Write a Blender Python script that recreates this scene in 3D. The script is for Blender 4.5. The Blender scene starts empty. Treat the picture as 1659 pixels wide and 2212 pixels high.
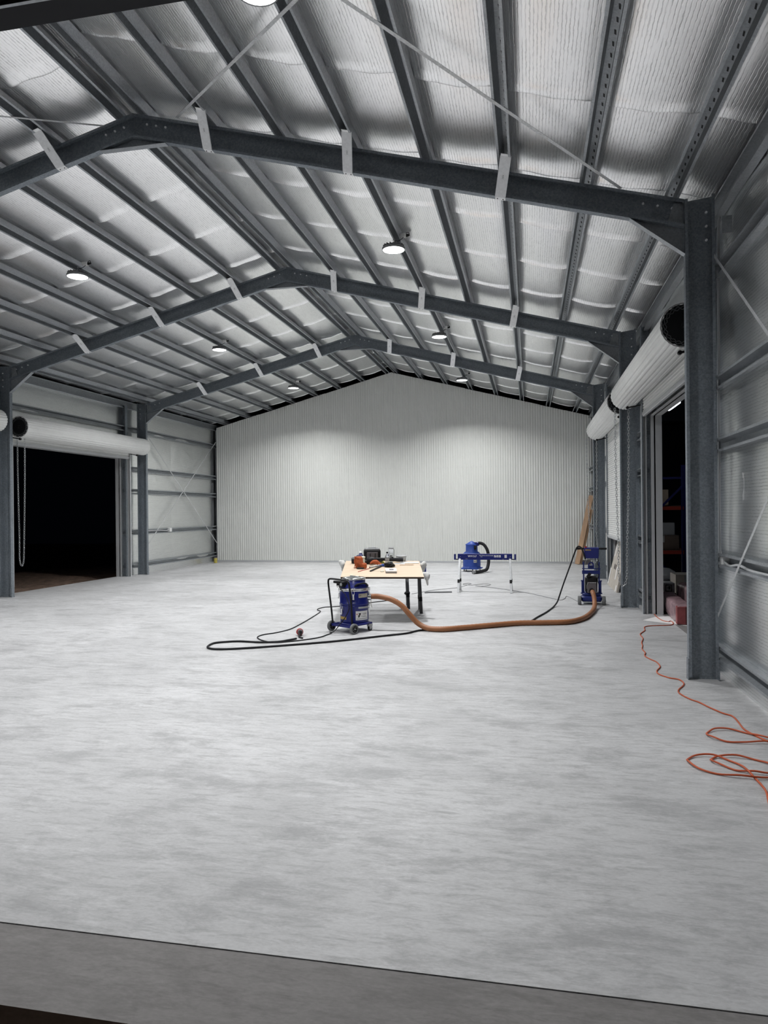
import bpy, math, random
from mathutils import Matrix, Vector
random.seed(7)
PI = math.pi
C = bpy.context.scene.collection
SC = bpy.context.scene

# ------------------------------------------------------------------ camera
H = 1.6
cam_d = bpy.data.cameras.new('camera')
cam = bpy.data.objects.new('camera', cam_d)
C.objects.link(cam)
_yaw, _pitch, _roll, _f = -0.2023, -0.0005, -0.0095, 1538.5
_fw = Vector((math.sin(_yaw)*math.cos(_pitch), math.cos(_yaw)*math.cos(_pitch), math.sin(_pitch)))
_r = Vector((math.cos(_yaw), -math.sin(_yaw), 0))
_u = _r.cross(_fw)
_r2 = _r*math.cos(_roll) + _u*math.sin(_roll)
_u2 = -_r*math.sin(_roll) + _u*math.cos(_roll)
cam.matrix_world = Matrix(((_r2.x, _u2.x, -_fw.x, 0), (_r2.y, _u2.y, -_fw.y, 0), (_r2.z, _u2.z, -_fw.z, H), (0, 0, 0, 1)))
cam_d.sensor_fit = 'VERTICAL'
cam_d.sensor_height = 24.0
cam_d.sensor_width = 18.0
cam_d.lens = 24.0*_f/2212.0
cam_d.clip_start = 0.05
cam_d.clip_end = 200
SC.camera = cam

# ------------------------------------------------------------------ world: night
W = bpy.data.worlds.new('night')
SC.world = W
W.use_nodes = True
W.node_tree.nodes['Background'].inputs[0].default_value = (0.02, 0.028, 0.05, 1)
W.node_tree.nodes['Background'].inputs[1].default_value = 0.02
LAMP = 123.0          # watts of light from each high bay lamp
SC.view_settings.view_transform = 'Standard'
SC.view_settings.look = 'None'
SC.view_settings.gamma = 1
SC.view_settings.use_curve_mapping = False
SC.view_settings.exposure = 0.0
try:
    SC.cycles.use_denoising = True
    SC.cycles.max_bounces = 7
    SC.cycles.diffuse_bounces = 5
    SC.cycles.glossy_bounces = 4
    SC.cycles.transmission_bounces = 6
    SC.cycles.use_adaptive_sampling = True
    SC.cycles.adaptive_threshold = 0.04
    SC.cycles.use_light_tree = False
    SC.cycles.sample_clamp_indirect = 8
except Exception:
    pass

# ------------------------------------------------------------------ materials
def mat(name, col, rough=0.5, metal=0.0, var=0.0, vscale=8.0, bump=0.0, bscale=40.0, stretch=(1, 1, 1),
        trans=0.0, emit=None, estr=0.0, spec=0.5, alpha=1.0, ior=1.45, bdist=0.01):
    m = bpy.data.materials.new(name)
    m.use_nodes = True
    nt = m.node_tree
    b = nt.nodes['Principled BSDF']
    c4 = (col[0], col[1], col[2], 1)
    b.inputs['Base Color'].default_value = c4
    b.inputs['Roughness'].default_value = rough
    b.inputs['Metallic'].default_value = metal
    b.inputs['Specular IOR Level'].default_value = spec
    b.inputs['Transmission Weight'].default_value = trans
    b.inputs['Alpha'].default_value = alpha
    b.inputs['IOR'].default_value = ior
    if emit:
        b.inputs['Emission Color'].default_value = (emit[0], emit[1], emit[2], 1)
        b.inputs['Emission Strength'].default_value = estr
    if var > 0 or bump > 0:
        tc = nt.nodes.new('ShaderNodeTexCoord')
        mp = nt.nodes.new('ShaderNodeMapping')
        mp.inputs['Scale'].default_value = stretch
        nt.links.new(tc.outputs['Object'], mp.inputs['Vector'])
    if var > 0:
        n = nt.nodes.new('ShaderNodeTexNoise')
        n.inputs['Scale'].default_value = vscale
        n.inputs['Detail'].default_value = 5
        n.inputs['Roughness'].default_value = 0.6
        nt.links.new(mp.outputs['Vector'], n.inputs['Vector'])
        r = nt.nodes.new('ShaderNodeValToRGB')
        r.color_ramp.elements[0].position = 0.3
        r.color_ramp.elements[1].position = 0.7
        r.color_ramp.elements[0].color = tuple(max(0, x*(1-var)) for x in col) + (1,)
        r.color_ramp.elements[1].color = tuple(min(1, x*(1+var)) for x in col) + (1,)
        nt.links.new(n.outputs['Fac'], r.inputs['Fac'])
        nt.links.new(r.outputs['Color'], b.inputs['Base Color'])
    if bump > 0:
        n2 = nt.nodes.new('ShaderNodeTexNoise')
        n2.inputs['Scale'].default_value = bscale
        n2.inputs['Detail'].default_value = 4
        nt.links.new(mp.outputs['Vector'], n2.inputs['Vector'])
        bp = nt.nodes.new('ShaderNodeBump')
        bp.inputs['Strength'].default_value = bump
        bp.inputs['Distance'].default_value = bdist
        nt.links.new(n2.outputs['Fac'], bp.inputs['Height'])
        nt.links.new(bp.outputs['Normal'], b.inputs['Normal'])
    return m

def concrete(name, dark, mid, light, streak=(0.62, 1.25, 1), rough=0.52):
    m = bpy.data.materials.new(name)
    m.use_nodes = True
    nt = m.node_tree; N = nt.nodes; L = nt.links
    b = N['Principled BSDF']
    tc = N.new('ShaderNodeTexCoord')
    def noise(scale, detail, rough_, st=None, dist=0.0):
        mp = N.new('ShaderNodeMapping')
        if st: mp.inputs['Scale'].default_value = st
        L.new(tc.outputs['Object'], mp.inputs['Vector'])
        n = N.new('ShaderNodeTexNoise')
        n.inputs['Scale'].default_value = scale
        n.inputs['Detail'].default_value = detail
        n.inputs['Roughness'].default_value = rough_
        n.inputs['Distortion'].default_value = dist
        L.new(mp.outputs['Vector'], n.inputs['Vector'])
        return n
    def ramp(n, p0, p1, c0, c1):
        r = N.new('ShaderNodeValToRGB')
        r.color_ramp.elements[0].position = p0; r.color_ramp.elements[1].position = p1
        r.color_ramp.elements[0].color = c0; r.color_ramp.elements[1].color = c1
        L.new(n.outputs['Fac'], r.inputs['Fac'])
        return r
    def mix(fac, a, c):
        x = N.new('ShaderNodeMix'); x.data_type = 'RGBA'
        L.new(fac, x.inputs[0]); L.new(a, x.inputs[6]); L.new(c, x.inputs[7])
        return x.outputs[2]
    big = ramp(noise(0.55, 6, 0.6, None, 0.6), 0.32, 0.68, mid + (1,), light + (1,))
    patch = ramp(noise(2.3, 12, 0.76, streak, 0.3), 0.50, 0.62, (0, 0, 0, 1), (1, 1, 1, 1))
    fine = ramp(noise(13.0, 9, 0.76, (0.4, 1.6, 1), 0.4), 0.47, 0.66, (0, 0, 0, 1), (0.9, 0.9, 0.9, 1))
    dk = N.new('ShaderNodeRGB'); dk.outputs[0].default_value = dark + (1,)
    c1 = mix(patch.outputs['Color'], big.outputs['Color'], dk.outputs[0])
    # lighten half way back so that patches stay soft
    half = N.new('ShaderNodeMix'); half.data_type = 'RGBA'; half.inputs[0].default_value = 0.54
    L.new(c1, half.inputs[6]); L.new(big.outputs['Color'], half.inputs[7])
    dk2 = N.new('ShaderNodeRGB'); dk2.outputs[0].default_value = tuple(x*0.80 for x in mid) + (1,)
    c2 = mix(fine.outputs['Color'], half.outputs[2], dk2.outputs[0])
    lt = N.new('ShaderNodeRGB'); lt.outputs[0].default_value = tuple(min(1, x*1.10) for x in light) + (1,)
    dust = ramp(noise(5.0, 9, 0.76, (0.4, 1.5, 1), 0.4), 0.54, 0.74, (0, 0, 0, 1), (0.8, 0.8, 0.8, 1))
    c3 = mix(dust.outputs['Color'], c2, lt.outputs[0])
    gr_ = ramp(noise(70.0, 3, 0.6, (0.6, 1.2, 1)), 0.3, 0.7, (0.86, 0.86, 0.86, 1), (1, 1, 1, 1))
    gm = N.new('ShaderNodeMix'); gm.data_type = 'RGBA'; gm.blend_type = 'MULTIPLY'; gm.inputs[0].default_value = 1.0
    L.new(c3, gm.inputs[6]); L.new(gr_.outputs['Color'], gm.inputs[7])
    L.new(gm.outputs[2], b.inputs['Base Color'])
    b.inputs['Roughness'].default_value = rough
    b.inputs['Specular IOR Level'].default_value = 0.4
    bp = N.new('ShaderNodeBump'); bp.inputs['Strength'].default_value = 0.12; bp.inputs['Distance'].default_value = 0.004
    nb = noise(22, 6, 0.6, (0.5, 1.4, 1))
    L.new(nb.outputs['Fac'], bp.inputs['Height']); L.new(bp.outputs['Normal'], b.inputs['Normal'])
    return m

def foil(name, col, rough, stretch, scale, strength, metal=0.9, dist=0.01, big=0.3, wdir='X', wstretch=(1, 0.22, 1)):
    """crinkled reflective insulation: fine ripples running one way"""
    m = bpy.data.materials.new(name)
    m.use_nodes = True
    nt = m.node_tree; N = nt.nodes; L = nt.links
    b = N['Principled BSDF']
    tc = N.new('ShaderNodeTexCoord')
    mp = N.new('ShaderNodeMapping'); mp.inputs['Scale'].default_value = stretch
    L.new(tc.outputs['Object'], mp.inputs['Vector'])
    n = N.new('ShaderNodeTexNoise'); n.inputs['Scale'].default_value = scale; n.inputs['Detail'].default_value = 2.5
    n.inputs['Roughness'].default_value = 0.55; n.inputs['Distortion'].default_value = 0.15
    L.new(mp.outputs['Vector'], n.inputs['Vector'])
    n2 = N.new('ShaderNodeTexNoise'); n2.inputs['Scale'].default_value = 2.2; n2.inputs['Detail'].default_value = 3
    L.new(tc.outputs['Object'], n2.inputs['Vector'])
    # thin wandering creases, faded out here and there
    wv = N.new('ShaderNodeTexWave'); wv.wave_type = 'BANDS'; wv.bands_direction = wdir
    wv.inputs['Scale'].default_value = 11.5; wv.inputs['Distortion'].default_value = 2.2
    wv.inputs['Detail'].default_value = 2.0; wv.inputs['Detail Scale'].default_value = 7.0
    mw = N.new('ShaderNodeMapping'); mw.inputs['Scale'].default_value = wstretch
    L.new(tc.outputs['Object'], mw.inputs['Vector']); L.new(mw.outputs['Vector'], wv.inputs['Vector'])
    cr0 = N.new('ShaderNodeMapRange'); cr0.inputs['From Max'].default_value = 0.22
    cr0.interpolation_type = 'SMOOTHSTEP'
    L.new(wv.outputs['Fac'], cr0.inputs['Value'])
    fd = N.new('ShaderNodeMapRange'); fd.inputs['From Min'].default_value = 0.46; fd.inputs['From Max'].default_value = 0.72
    L.new(n.outputs['Fac'], fd.inputs['Value'])
    cr = N.new('ShaderNodeMath'); cr.operation = 'MAXIMUM'
    L.new(cr0.outputs['Result'], cr.inputs[0]); L.new(fd.outputs['Result'], cr.inputs[1])
    hm = N.new('ShaderNodeMath'); hm.operation = 'MULTIPLY_ADD'; hm.inputs[1].default_value = 0.6
    L.new(n.outputs['Fac'], hm.inputs[0]); L.new(cr.outputs[0], hm.inputs[2])
    b1 = N.new('ShaderNodeBump'); b1.inputs['Strength'].default_value = strength; b1.inputs['Distance'].default_value = dist
    L.new(hm.outputs[0], b1.inputs['Height'])
    b2 = N.new('ShaderNodeBump'); b2.inputs['Strength'].default_value = big; b2.inputs['Distance'].default_value = 0.05
    L.new(n2.outputs['Fac'], b2.inputs['Height']); L.new(b1.outputs['Normal'], b2.inputs['Normal'])
    L.new(b2.outputs['Normal'], b.inputs['Normal'])
    r = N.new('ShaderNodeValToRGB')
    r.color_ramp.elements[0].position = 0.0; r.color_ramp.elements[1].position = 1.0
    r.color_ramp.elements[0].color = tuple(x*0.74 for x in col) + (1,)
    r.color_ramp.elements[1].color = col + (1,)
    L.new(cr.outputs[0], r.inputs['Fac']); L.new(r.outputs['Color'], b.inputs['Base Color'])
    b.inputs['Metallic'].default_value = metal
    b.inputs['Roughness'].default_value = rough
    return m

def galv(name, col, rough, metal, var=0.25, scale=70.0):
    m = bpy.data.materials.new(name)
    m.use_nodes = True
    nt = m.node_tree; N = nt.nodes; L = nt.links
    b = N['Principled BSDF']
    tc = N.new('ShaderNodeTexCoord')
    v = N.new('ShaderNodeTexVoronoi'); v.inputs['Scale'].default_value = scale
    L.new(tc.outputs['Object'], v.inputs['Vector'])
    n = N.new('ShaderNodeTexNoise'); n.inputs['Scale'].default_value = 3.0; n.inputs['Detail'].default_value = 6
    L.new(tc.outputs['Object'], n.inputs['Vector'])
    s = N.new('ShaderNodeSeparateColor'); L.new(v.outputs['Color'], s.inputs[0])
    a = N.new('ShaderNodeMath'); a.operation = 'MULTIPLY_ADD'; a.inputs[1].default_value = 0.5
    L.new(s.outputs[0], a.inputs[0])
    h = N.new('ShaderNodeMath'); h.operation = 'MULTIPLY'; h.inputs[1].default_value = 0.5
    L.new(n.outputs['Fac'], h.inputs[0]); L.new(h.outputs[0], a.inputs[2])
    r = N.new('ShaderNodeValToRGB')
    r.color_ramp.elements[0].position = 0.2; r.color_ramp.elements[1].position = 0.8
    r.color_ramp.elements[0].color = tuple(x*(1-var) for x in col) + (1,)
    r.color_ramp.elements[1].color = tuple(min(1, x*(1+var)) for x in col) + (1,)
    L.new(a.outputs[0], r.inputs['Fac']); L.new(r.outputs['Color'], b.inputs['Base Color'])
    b.inputs['Metallic'].default_value = metal
    b.inputs['Roughness'].default_value = rough
    return m

M = {}
M['floor'] = concrete('polished_concrete', (0.20, 0.20, 0.203), (0.45, 0.45, 0.453), (0.62, 0.62, 0.625))
M['rebate'] = concrete('raw_concrete', (0.16, 0.155, 0.15), (0.215, 0.205, 0.20), (0.26, 0.25, 0.245), rough=0.8)
M['dirt'] = mat('dirt', (0.20, 0.135, 0.10), 0.95, 0, 0.45, 5, 0.9, 14, bdist=0.06)
M['foil_roof'] = foil('roof_foil', (0.97, 0.97, 0.975), 0.30, (14, 3.0, 1), 1.0, 0.36, 0.97, 0.003, 0.08)
M['foil_wall'] = foil('wall_foil', (0.90, 0.91, 0.91), 0.28, (1, 2.0, 14), 1.0, 0.25, 0.97, 0.003, 0.06, 'Z', (1, 0.3, 1))
M['dark_roof'] = mat('unlit_roof_sheet', (0.02, 0.022, 0.025), 0.9)  # near-black base paints in the darkness of the gap above the end wall
M['frame'] = galv('frame_steel', (0.235, 0.262, 0.29), 0.5, 0.42, 0.22)
M['purlin'] = galv('purlin_steel', (0.36, 0.38, 0.40), 0.45, 0.6, 0.15)
M['zinc'] = galv('bright_zinc', (0.90, 0.91, 0.92), 0.5, 0.05, 0.05, 50)
M['strap'] = galv('strap_steel', (0.58, 0.59, 0.60), 0.45, 0.4, 0.15)
M['sheet'] = mat('painted_wall_sheet', (0.72, 0.73, 0.695), 0.35, 0, 0.02, 3)
M['curtain'] = mat('door_curtain_paint', (0.74, 0.745, 0.73), 0.45, 0, 0.05, 2)
M['jamb'] = mat('jamb_flashing', (0.50, 0.51, 0.52), 0.5, 0.1, 0.05, 2)
M['cladding'] = mat('outer_cladding', (0.25, 0.26, 0.27), 0.6, 0.2, 0.05)
M['head_shade'] = mat('shade_black_steel', (0.016, 0.017, 0.021), 0.7, spec=0.3)  # front header steel: its unlit side is put into the near-black colour
M['black'] = mat('black_plastic', (0.010, 0.010, 0.011), 0.5, spec=0.3)
M['rubber'] = mat('black_rubber', (0.014, 0.014, 0.016), 0.7, spec=0.3)
M['tyre'] = mat('grey_rubber', (0.16, 0.165, 0.165), 0.75)
M['blue'] = mat('blue_paint', (0.008, 0.014, 0.15), 0.32, 0, 0.12, 6)
M['blue2'] = mat('mid_blue_plastic', (0.022, 0.065, 0.33), 0.5, 0, 0.10, 9)
M['navy'] = mat('navy_steel', (0.008, 0.018, 0.13), 0.4)
M['horse_blue'] = mat('sawhorse_blue', (0.008, 0.016, 0.15), 0.35)
M['chrome'] = mat('chrome', (0.72, 0.72, 0.72), 0.16, 1.0)
M['steel'] = mat('bare_steel', (0.55, 0.56, 0.57), 0.35, 0.85, 0.1, 15)
M['horse_leg'] = mat('galvanised_leg', (0.62, 0.63, 0.64), 0.4, 0.6, 0.08, 20)
M['dark_leg'] = mat('dark_steel_leg', (0.16, 0.165, 0.17), 0.45, 0.5)
M['hose'] = mat('tan_hose', (0.30, 0.125, 0.055), 0.5, 0, 0.15, 3)
M['orange'] = mat('orange_leather', (0.36, 0.08, 0.022), 0.75, 0, 0.35, 14, 0.4, 30)
M['orange_cord'] = mat('orange_cord', (0.52, 0.10, 0.035), 0.5, 0, 0.2, 1.5)
M['ply'] = mat('plywood', (0.62, 0.49, 0.36), 0.6, 0, 0.10, 2.5, stretch=(1, 8, 1))
M['ply_edge'] = mat('plywood_edge', (0.055, 0.035, 0.02), 0.8)
M['white'] = mat('white_plastic', (0.80, 0.80, 0.79), 0.45)
M['paper'] = mat('paper', (0.82, 0.81, 0.80), 0.9)
M['cream'] = mat('cream_plastic', (0.62, 0.60, 0.50), 0.5)
M['clear'] = mat('clear_plastic', (0.92, 0.94, 0.95), 0.08, 0, trans=0.92, ior=1.2)
M['frost'] = mat('frosted_plastic', (0.85, 0.86, 0.86), 0.35, 0, trans=0.6, ior=1.2)
M['grey'] = mat('grey_plastic', (0.22, 0.225, 0.23), 0.5)
M['mauve'] = mat('grey_mauve_mesh', (0.115, 0.10, 0.105), 0.7)
M['red'] = mat('red_plastic', (0.42, 0.02, 0.015), 0.4)
M['pvc'] = mat('grey_conduit', (0.50, 0.51, 0.52), 0.5)
M['card'] = mat('cardboard', (0.38, 0.30, 0.22), 0.85, 0, 0.12, 4)
M['dcard'] = mat('brown_carton', (0.12, 0.09, 0.07), 0.9, 0, 0.15, 4)
M['wood'] = mat('pine', (0.42, 0.27, 0.165), 0.65, 0, 0.18, 3, stretch=(4, 4, 0.5))
M['board'] = mat('plaster_board', (0.46, 0.42, 0.37), 0.85, 0, 0.12, 5)
M['yellow'] = mat('yellow_tin', (0.55, 0.46, 0.10), 0.4, 0, 0.3, 18)
M['lime'] = mat('lime_cloth', (0.50, 0.52, 0.13), 0.8)
M['wrap'] = mat('pink_wrap', (0.36, 0.235, 0.255), 0.25, 0, 0.35, 6, 0.8, 9, bdist=0.03)
M['wrap_red'] = mat('red_wrapped_panel', (0.32, 0.085, 0.09), 0.35, 0, 0.25, 6, 0.3, 12)
M['rack_blue'] = mat('rack_blue', (0.012, 0.014, 0.10), 0.45)
M['rack_red'] = mat('rack_red', (0.30, 0.035, 0.02), 0.45)
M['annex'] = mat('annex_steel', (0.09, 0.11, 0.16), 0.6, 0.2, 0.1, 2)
M['label'] = mat('white_sticker', (0.72, 0.71, 0.70), 0.4)
M['tape'] = mat('masking_tape', (0.42, 0.38, 0.30), 0.6, 0, 0.35, 22)
M['gold'] = mat('gold_tape', (0.45, 0.30, 0.07), 0.4, 0, 0.4, 30)
M['silver'] = mat('silver_tape', (0.42, 0.43, 0.43), 0.35, 0.4)
M['ink'] = mat('black_ink', (0.015, 0.015, 0.016), 0.6)
M['rag'] = mat('white_rag', (0.66, 0.66, 0.64), 0.9, 0, 0.15, 20)
M['lens'] = mat('lit_lens', (1, 1, 1), 0.5, 0, emit=(0.96, 0.98, 1.0), estr=6.0)
M['tube'] = mat('lit_batten', (1, 1, 1), 0.5, 0, emit=(0.85, 0.92, 1.0), estr=16.0)

# ------------------------------------------------------------------ mesh building
class MB:
    def __init__(s, m=None):
        s.v = []; s.f = []; s.sm = []; s.m = m or Matrix.Identity(4)
    def add(s, vs, fs, smooth=False):
        o = len(s.v)
        for p in vs: s.v.append(tuple(s.m @ Vector(p)))
        for f in fs:
            s.f.append(tuple(o+i for i in f)); s.sm.append(smooth)
        return s
    def box(s, x0, x1, y0, y1, z0, z1):
        return s.add([(x0,y0,z0),(x1,y0,z0),(x1,y1,z0),(x0,y1,z0),(x0,y0,z1),(x1,y0,z1),(x1,y1,z1),(x0,y1,z1)],
                     [(0,3,2,1),(4,5,6,7),(0,1,5,4),(1,2,6,5),(2,3,7,6),(3,0,4,7)])
    def cbox(s, cx, cy, cz, sx, sy, sz):
        return s.box(cx-sx/2, cx+sx/2, cy-sy/2, cy+sy/2, cz-sz/2, cz+sz/2)
    def rbox(s, x0, x1, y0, y1, z0, z1, r=0.02, n=3):
        """box with rounded vertical edges and small chamfer top and bottom"""
        pts = []
        for (cx, cy, a0) in ((x1-r, y1-r, 0), (x0+r, y1-r, PI/2), (x0+r, y0+r, PI), (x1-r, y0+r, 1.5*PI)):
            for i in range(n+1):
                a = a0 + PI/2*i/n
                pts.append((cx+r*math.cos(a), cy+r*math.sin(a)))
        k = len(pts); c = min(r, (z1-z0)/2)*0.5
        cx, cy = (x0+x1)/2, (y0+y1)/2
        vs = []
        for (z, sh) in ((z0, c), (z0+c, 0), (z1-c, 0), (z1, c)):
            for (x, y) in pts:
                dx, dy = x-cx, y-cy
                fx = (abs(dx)-sh)/abs(dx) if abs(dx) > sh else 1
                fy = (abs(dy)-sh)/abs(dy) if abs(dy) > sh else 1
                vs.append((cx+dx*fx, cy+dy*fy, z))
        fs = [tuple(reversed(range(k))), tuple(3*k+i for i in range(k))]
        for j in range(3):
            for i in range(k):
                i2 = (i+1) % k
                fs.append((j*k+i, j*k+i2, (j+1)*k+i2, (j+1)*k+i))
        return s.add(vs, fs)
    def prism(s, poly, fn, closed_caps=True, smooth=False):
        """poly: list of 2-D points; fn(p, end) -> 3-D point for end 0 / 1"""
        k = len(poly)
        vs = [fn(p, 0) for p in poly] + [fn(p, 1) for p in poly]
        fs = [(i, (i+1) % k, k+(i+1) % k, k+i) for i in range(k)]
        s.add(vs, fs, smooth)
        if closed_caps:
            s.add(vs, [tuple(reversed(range(k))), tuple(k+i for i in range(k))])
        return s
    def lathe(s, prof, n=24, smooth=True, caps=True):
        vs = []; fs = []
        for (r, z) in prof:
            for i in range(n):
                a = 2*PI*i/n
                vs.append((r*math.cos(a), r*math.sin(a), z))
        for j in range(len(prof)-1):
            for i in range(n):
                i2 = (i+1) % n
                fs.append((j*n+i, j*n+i2, (j+1)*n+i2, (j+1)*n+i))
        s.add(vs, fs, smooth)
        if caps:
            s.add(vs, [tuple(reversed(range(n))), tuple((len(prof)-1)*n+i for i in range(n))])
        return s
    def cyl(s, p0, p1, r0, r1=None, n=12, smooth=True):
        r1 = r0 if r1 is None else r1
        p0 = Vector(p0); p1 = Vector(p1); d = (p1-p0).normalized()
        a = d.orthogonal().normalized(); b = d.cross(a)
        vs = [p0 + (a*math.cos(2*PI*i/n)+b*math.sin(2*PI*i/n))*r0 for i in range(n)]
        vs += [p1 + (a*math.cos(2*PI*i/n)+b*math.sin(2*PI*i/n))*r1 for i in range(n)]
        s.add(vs, [(i, (i+1) % n, n+(i+1) % n, n+i) for i in range(n)], smooth)
        return s.add(vs, [tuple(reversed(range(n))), tuple(n+i for i in range(n))])
    def tube(s, path, r, n=8, closed=False, smooth=True):
        P = [Vector(p) for p in path]; k = len(P)
        vs = []; up = None
        for i in range(k):
            if closed: d = P[(i+1) % k]-P[i-1]
            else: d = P[min(i+1, k-1)]-P[max(i-1, 0)]
            d.normalize()
            if up is None:
                up = Vector((0, 0, 1)) if abs(d.z) < 0.9 else Vector((1, 0, 0))
            a = (up - d*up.dot(d))
            if a.length < 1e-4: a = d.orthogonal()
            a.normalize(); b = d.cross(a); up = a
            rr = r[i] if isinstance(r, (list, tuple)) else r
            for j in range(n):
                t = 2*PI*j/n
                vs.append(P[i] + (a*math.cos(t)+b*math.sin(t))*rr)
        fs = []
        for i in range(k if closed else k-1):
            i2 = (i+1) % k
            for j in range(n):
                j2 = (j+1) % n
                fs.append((i*n+j, i*n+j2, i2*n+j2, i2*n+j))
        s.add(vs, fs, smooth)
        if not closed:
            s.add(vs, [tuple(reversed(range(n))), tuple((k-1)*n+j for j in range(n))])
        return s
    def strip(s, p0, p1, w, t, across):
        """flat bar from p0 to p1, width w along 'across', thickness t"""
        p0 = Vector(p0); p1 = Vector(p1); d = (p1-p0).normalized()
        a = Vector(across); a = (a-d*a.dot(d)).normalized(); n = d.cross(a)
        vs = []
        for p in (p0, p1):
            for (i, j) in ((-1, -1), (1, -1), (1, 1), (-1, 1)):
                vs.append(p + a*(i*w/2) + n*(j*t/2))
        return s.add(vs, [(0,3,2,1),(4,5,6,7),(0,1,5,4),(1,2,6,5),(2,3,7,6),(3,0,4,7)])
    def mesh(s, name):
        me = bpy.data.meshes.new(name)
        me.from_pydata(s.v, [], s.f)
        me.polygons.foreach_set('use_smooth', s.sm)
        me.update()
        return me

def link(name, me, m=None, parent=None, loc=None, bevel=0):
    o = bpy.data.objects.new(name, me)
    C.objects.link(o)
    if m is not None:
        mm = M[m] if isinstance(m, str) else m
        if len(me.materials) == 0: me.materials.append(mm)
    if parent is not None: o.parent = parent
    if loc is not None: o.location = loc
    if bevel:
        bv = o.modifiers.new('bevel', 'BEVEL'); bv.width = bevel; bv.segments = 2
        bv.limit_method = 'ANGLE'; bv.angle_limit = 0.6
    return o
def part(name, mb, m, parent, bevel=0):
    return link(name, mb.mesh(name), m, parent, None, bevel)
def tag(o, label, cat, group=None, kind=None):
    o['label'] = label
    o['category'] = cat
    if group: o['group'] = group
    if kind: o['kind'] = kind
    return o
def thing(name, label, cat, loc=(0, 0, 0), rz=0, group=None, mat4=None):
    o = bpy.data.objects.new(name, None)
    o.empty_display_size = 0.1
    C.objects.link(o)
    if mat4 is not None: o.matrix_world = mat4
    else:
        o.location = loc; o.rotation_euler = (0, 0, rz)
    return tag(o, label, cat, group)
def solo(name, mb, m, label, cat, group=None, bevel=0, mat4=None):
    """a thing that is one mesh: origin moved to the middle of its base"""
    if mat4 is None:
        xs = [v[0] for v in mb.v]; ys = [v[1] for v in mb.v]; zs = [v[2] for v in mb.v]
        c = Vector(((min(xs)+max(xs))/2, (min(ys)+max(ys))/2, min(zs)))
        mb.v = [(v[0]-c.x, v[1]-c.y, v[2]-c.z) for v in mb.v]
        o = link(name, mb.mesh(name), m, None, c, bevel)
    else:
        o = link(name, mb.mesh(name), m, None, None, bevel); o.matrix_world = mat4
    return tag(o, label, cat, group)
def struct(name, mb, m):
    o = link(name, mb.mesh(name), m)
    o['kind'] = 'structure'
    return o
def copy_child(src, parent):
    c = src.copy(); C.objects.link(c); c.parent = parent
    for ch in src.children: copy_child(ch, c)
    return c
def smoothpath(pts, k=6, closed=False):
    P = [Vector(p) for p in pts]; n = len(P); out = []
    rng = n if closed else n-1
    for i in range(rng):
        p0 = P[(i-1) % n] if closed or i > 0 else P[0]
        p1 = P[i]; p2 = P[(i+1) % n]
        p3 = P[(i+2) % n] if closed or i+2 < n else P[-1]
        for j in range(k):
            t = j/k
            out.append(0.5*((2*p1)+(p2-p0)*t+(2*p0-5*p1+4*p2-p3)*t*t+(3*p1-p0-3*p2+p3)*t*t*t))
    if not closed: out.append(P[-1])
    return out
def text_mesh(txt, size, name='lettering', depth=0.0):
    cu = bpy.data.curves.new('tmp', 'FONT'); cu.body = txt; cu.size = size; cu.extrude = depth
    cu.align_x = 'CENTER'; cu.align_y = 'CENTER'; cu.resolution_u = 2
    o = bpy.data.objects.new('tmp', cu); C.objects.link(o)
    dg = bpy.context.evaluated_depsgraph_get()
    me = bpy.data.meshes.new_from_object(o.evaluated_get(dg))
    me.name = name
    bpy.data.objects.remove(o); bpy.data.curves.remove(cu)
    return me

# ------------------------------------------------------------------ shed dimensions
XR, XL = 1.442, -9.889
XA = (XR+XL)/2
YA, BAY = 7.087, 5.0146
YB, YC = YA+BAY, YA+2*BAY
YE = 21.97               # end wall
YF = 2.07                # front wall line
SL, ZA = 0.2635, 5.985   # roof slope, rafter top at the ridge
AL = math.atan(SL)
CD, CB = 0.26, 0.076     # column depth, flange
WR, WL = 1.812, -10.262  # lining planes
HAT = 0.12
def ztop(x): return ZA - SL*abs(x-XA)
def c_section(d, b, lip, t=0.004):
    """C outline: u across the flange (0 = lips, b = web), v along the depth"""
    return [(0, 0), (b, 0), (b, d), (0, d), (0, d-lip), (t, d-lip), (t, d-t), (b-t, d-t), (b-t, t), (t, t), (t, lip), (0, lip)]
def hat_section(h=HAT, wb=0.092, wt=0.066, lip=0.02, t=0.003):
    """top hat outline: u across, v up; v = 0 at the lips"""
    a, b = wb/2, wt/2
    return [(-a-lip, 0), (-a-lip, t), (-a, t), (-b, h), (b, h), (a, t), (a+lip, t), (a+lip, 0), (a-t, 0), (b-t, h-t), (-b+t, h-t), (-a+t, 0)]

# ------------------------------------------------------------------ setting: floor and ground
mb = MB()
mb.box(-10.4, 1.95, 2.44, 23.2, -0.20, 0.0)
floor = struct('floor', mb, 'floor')
mb = MB(); mb.box(-10.4, 1.95, 2.03, 2.44, -0.20, -0.004)
led = part('rebate_ledge', mb, 'rebate', floor)
mb = MB(); mb.box(1.95, 9.0, 7.2, 23.2, -0.20, -0.001)
fa = struct('floor_annex', mb, 'rebate')
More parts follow.
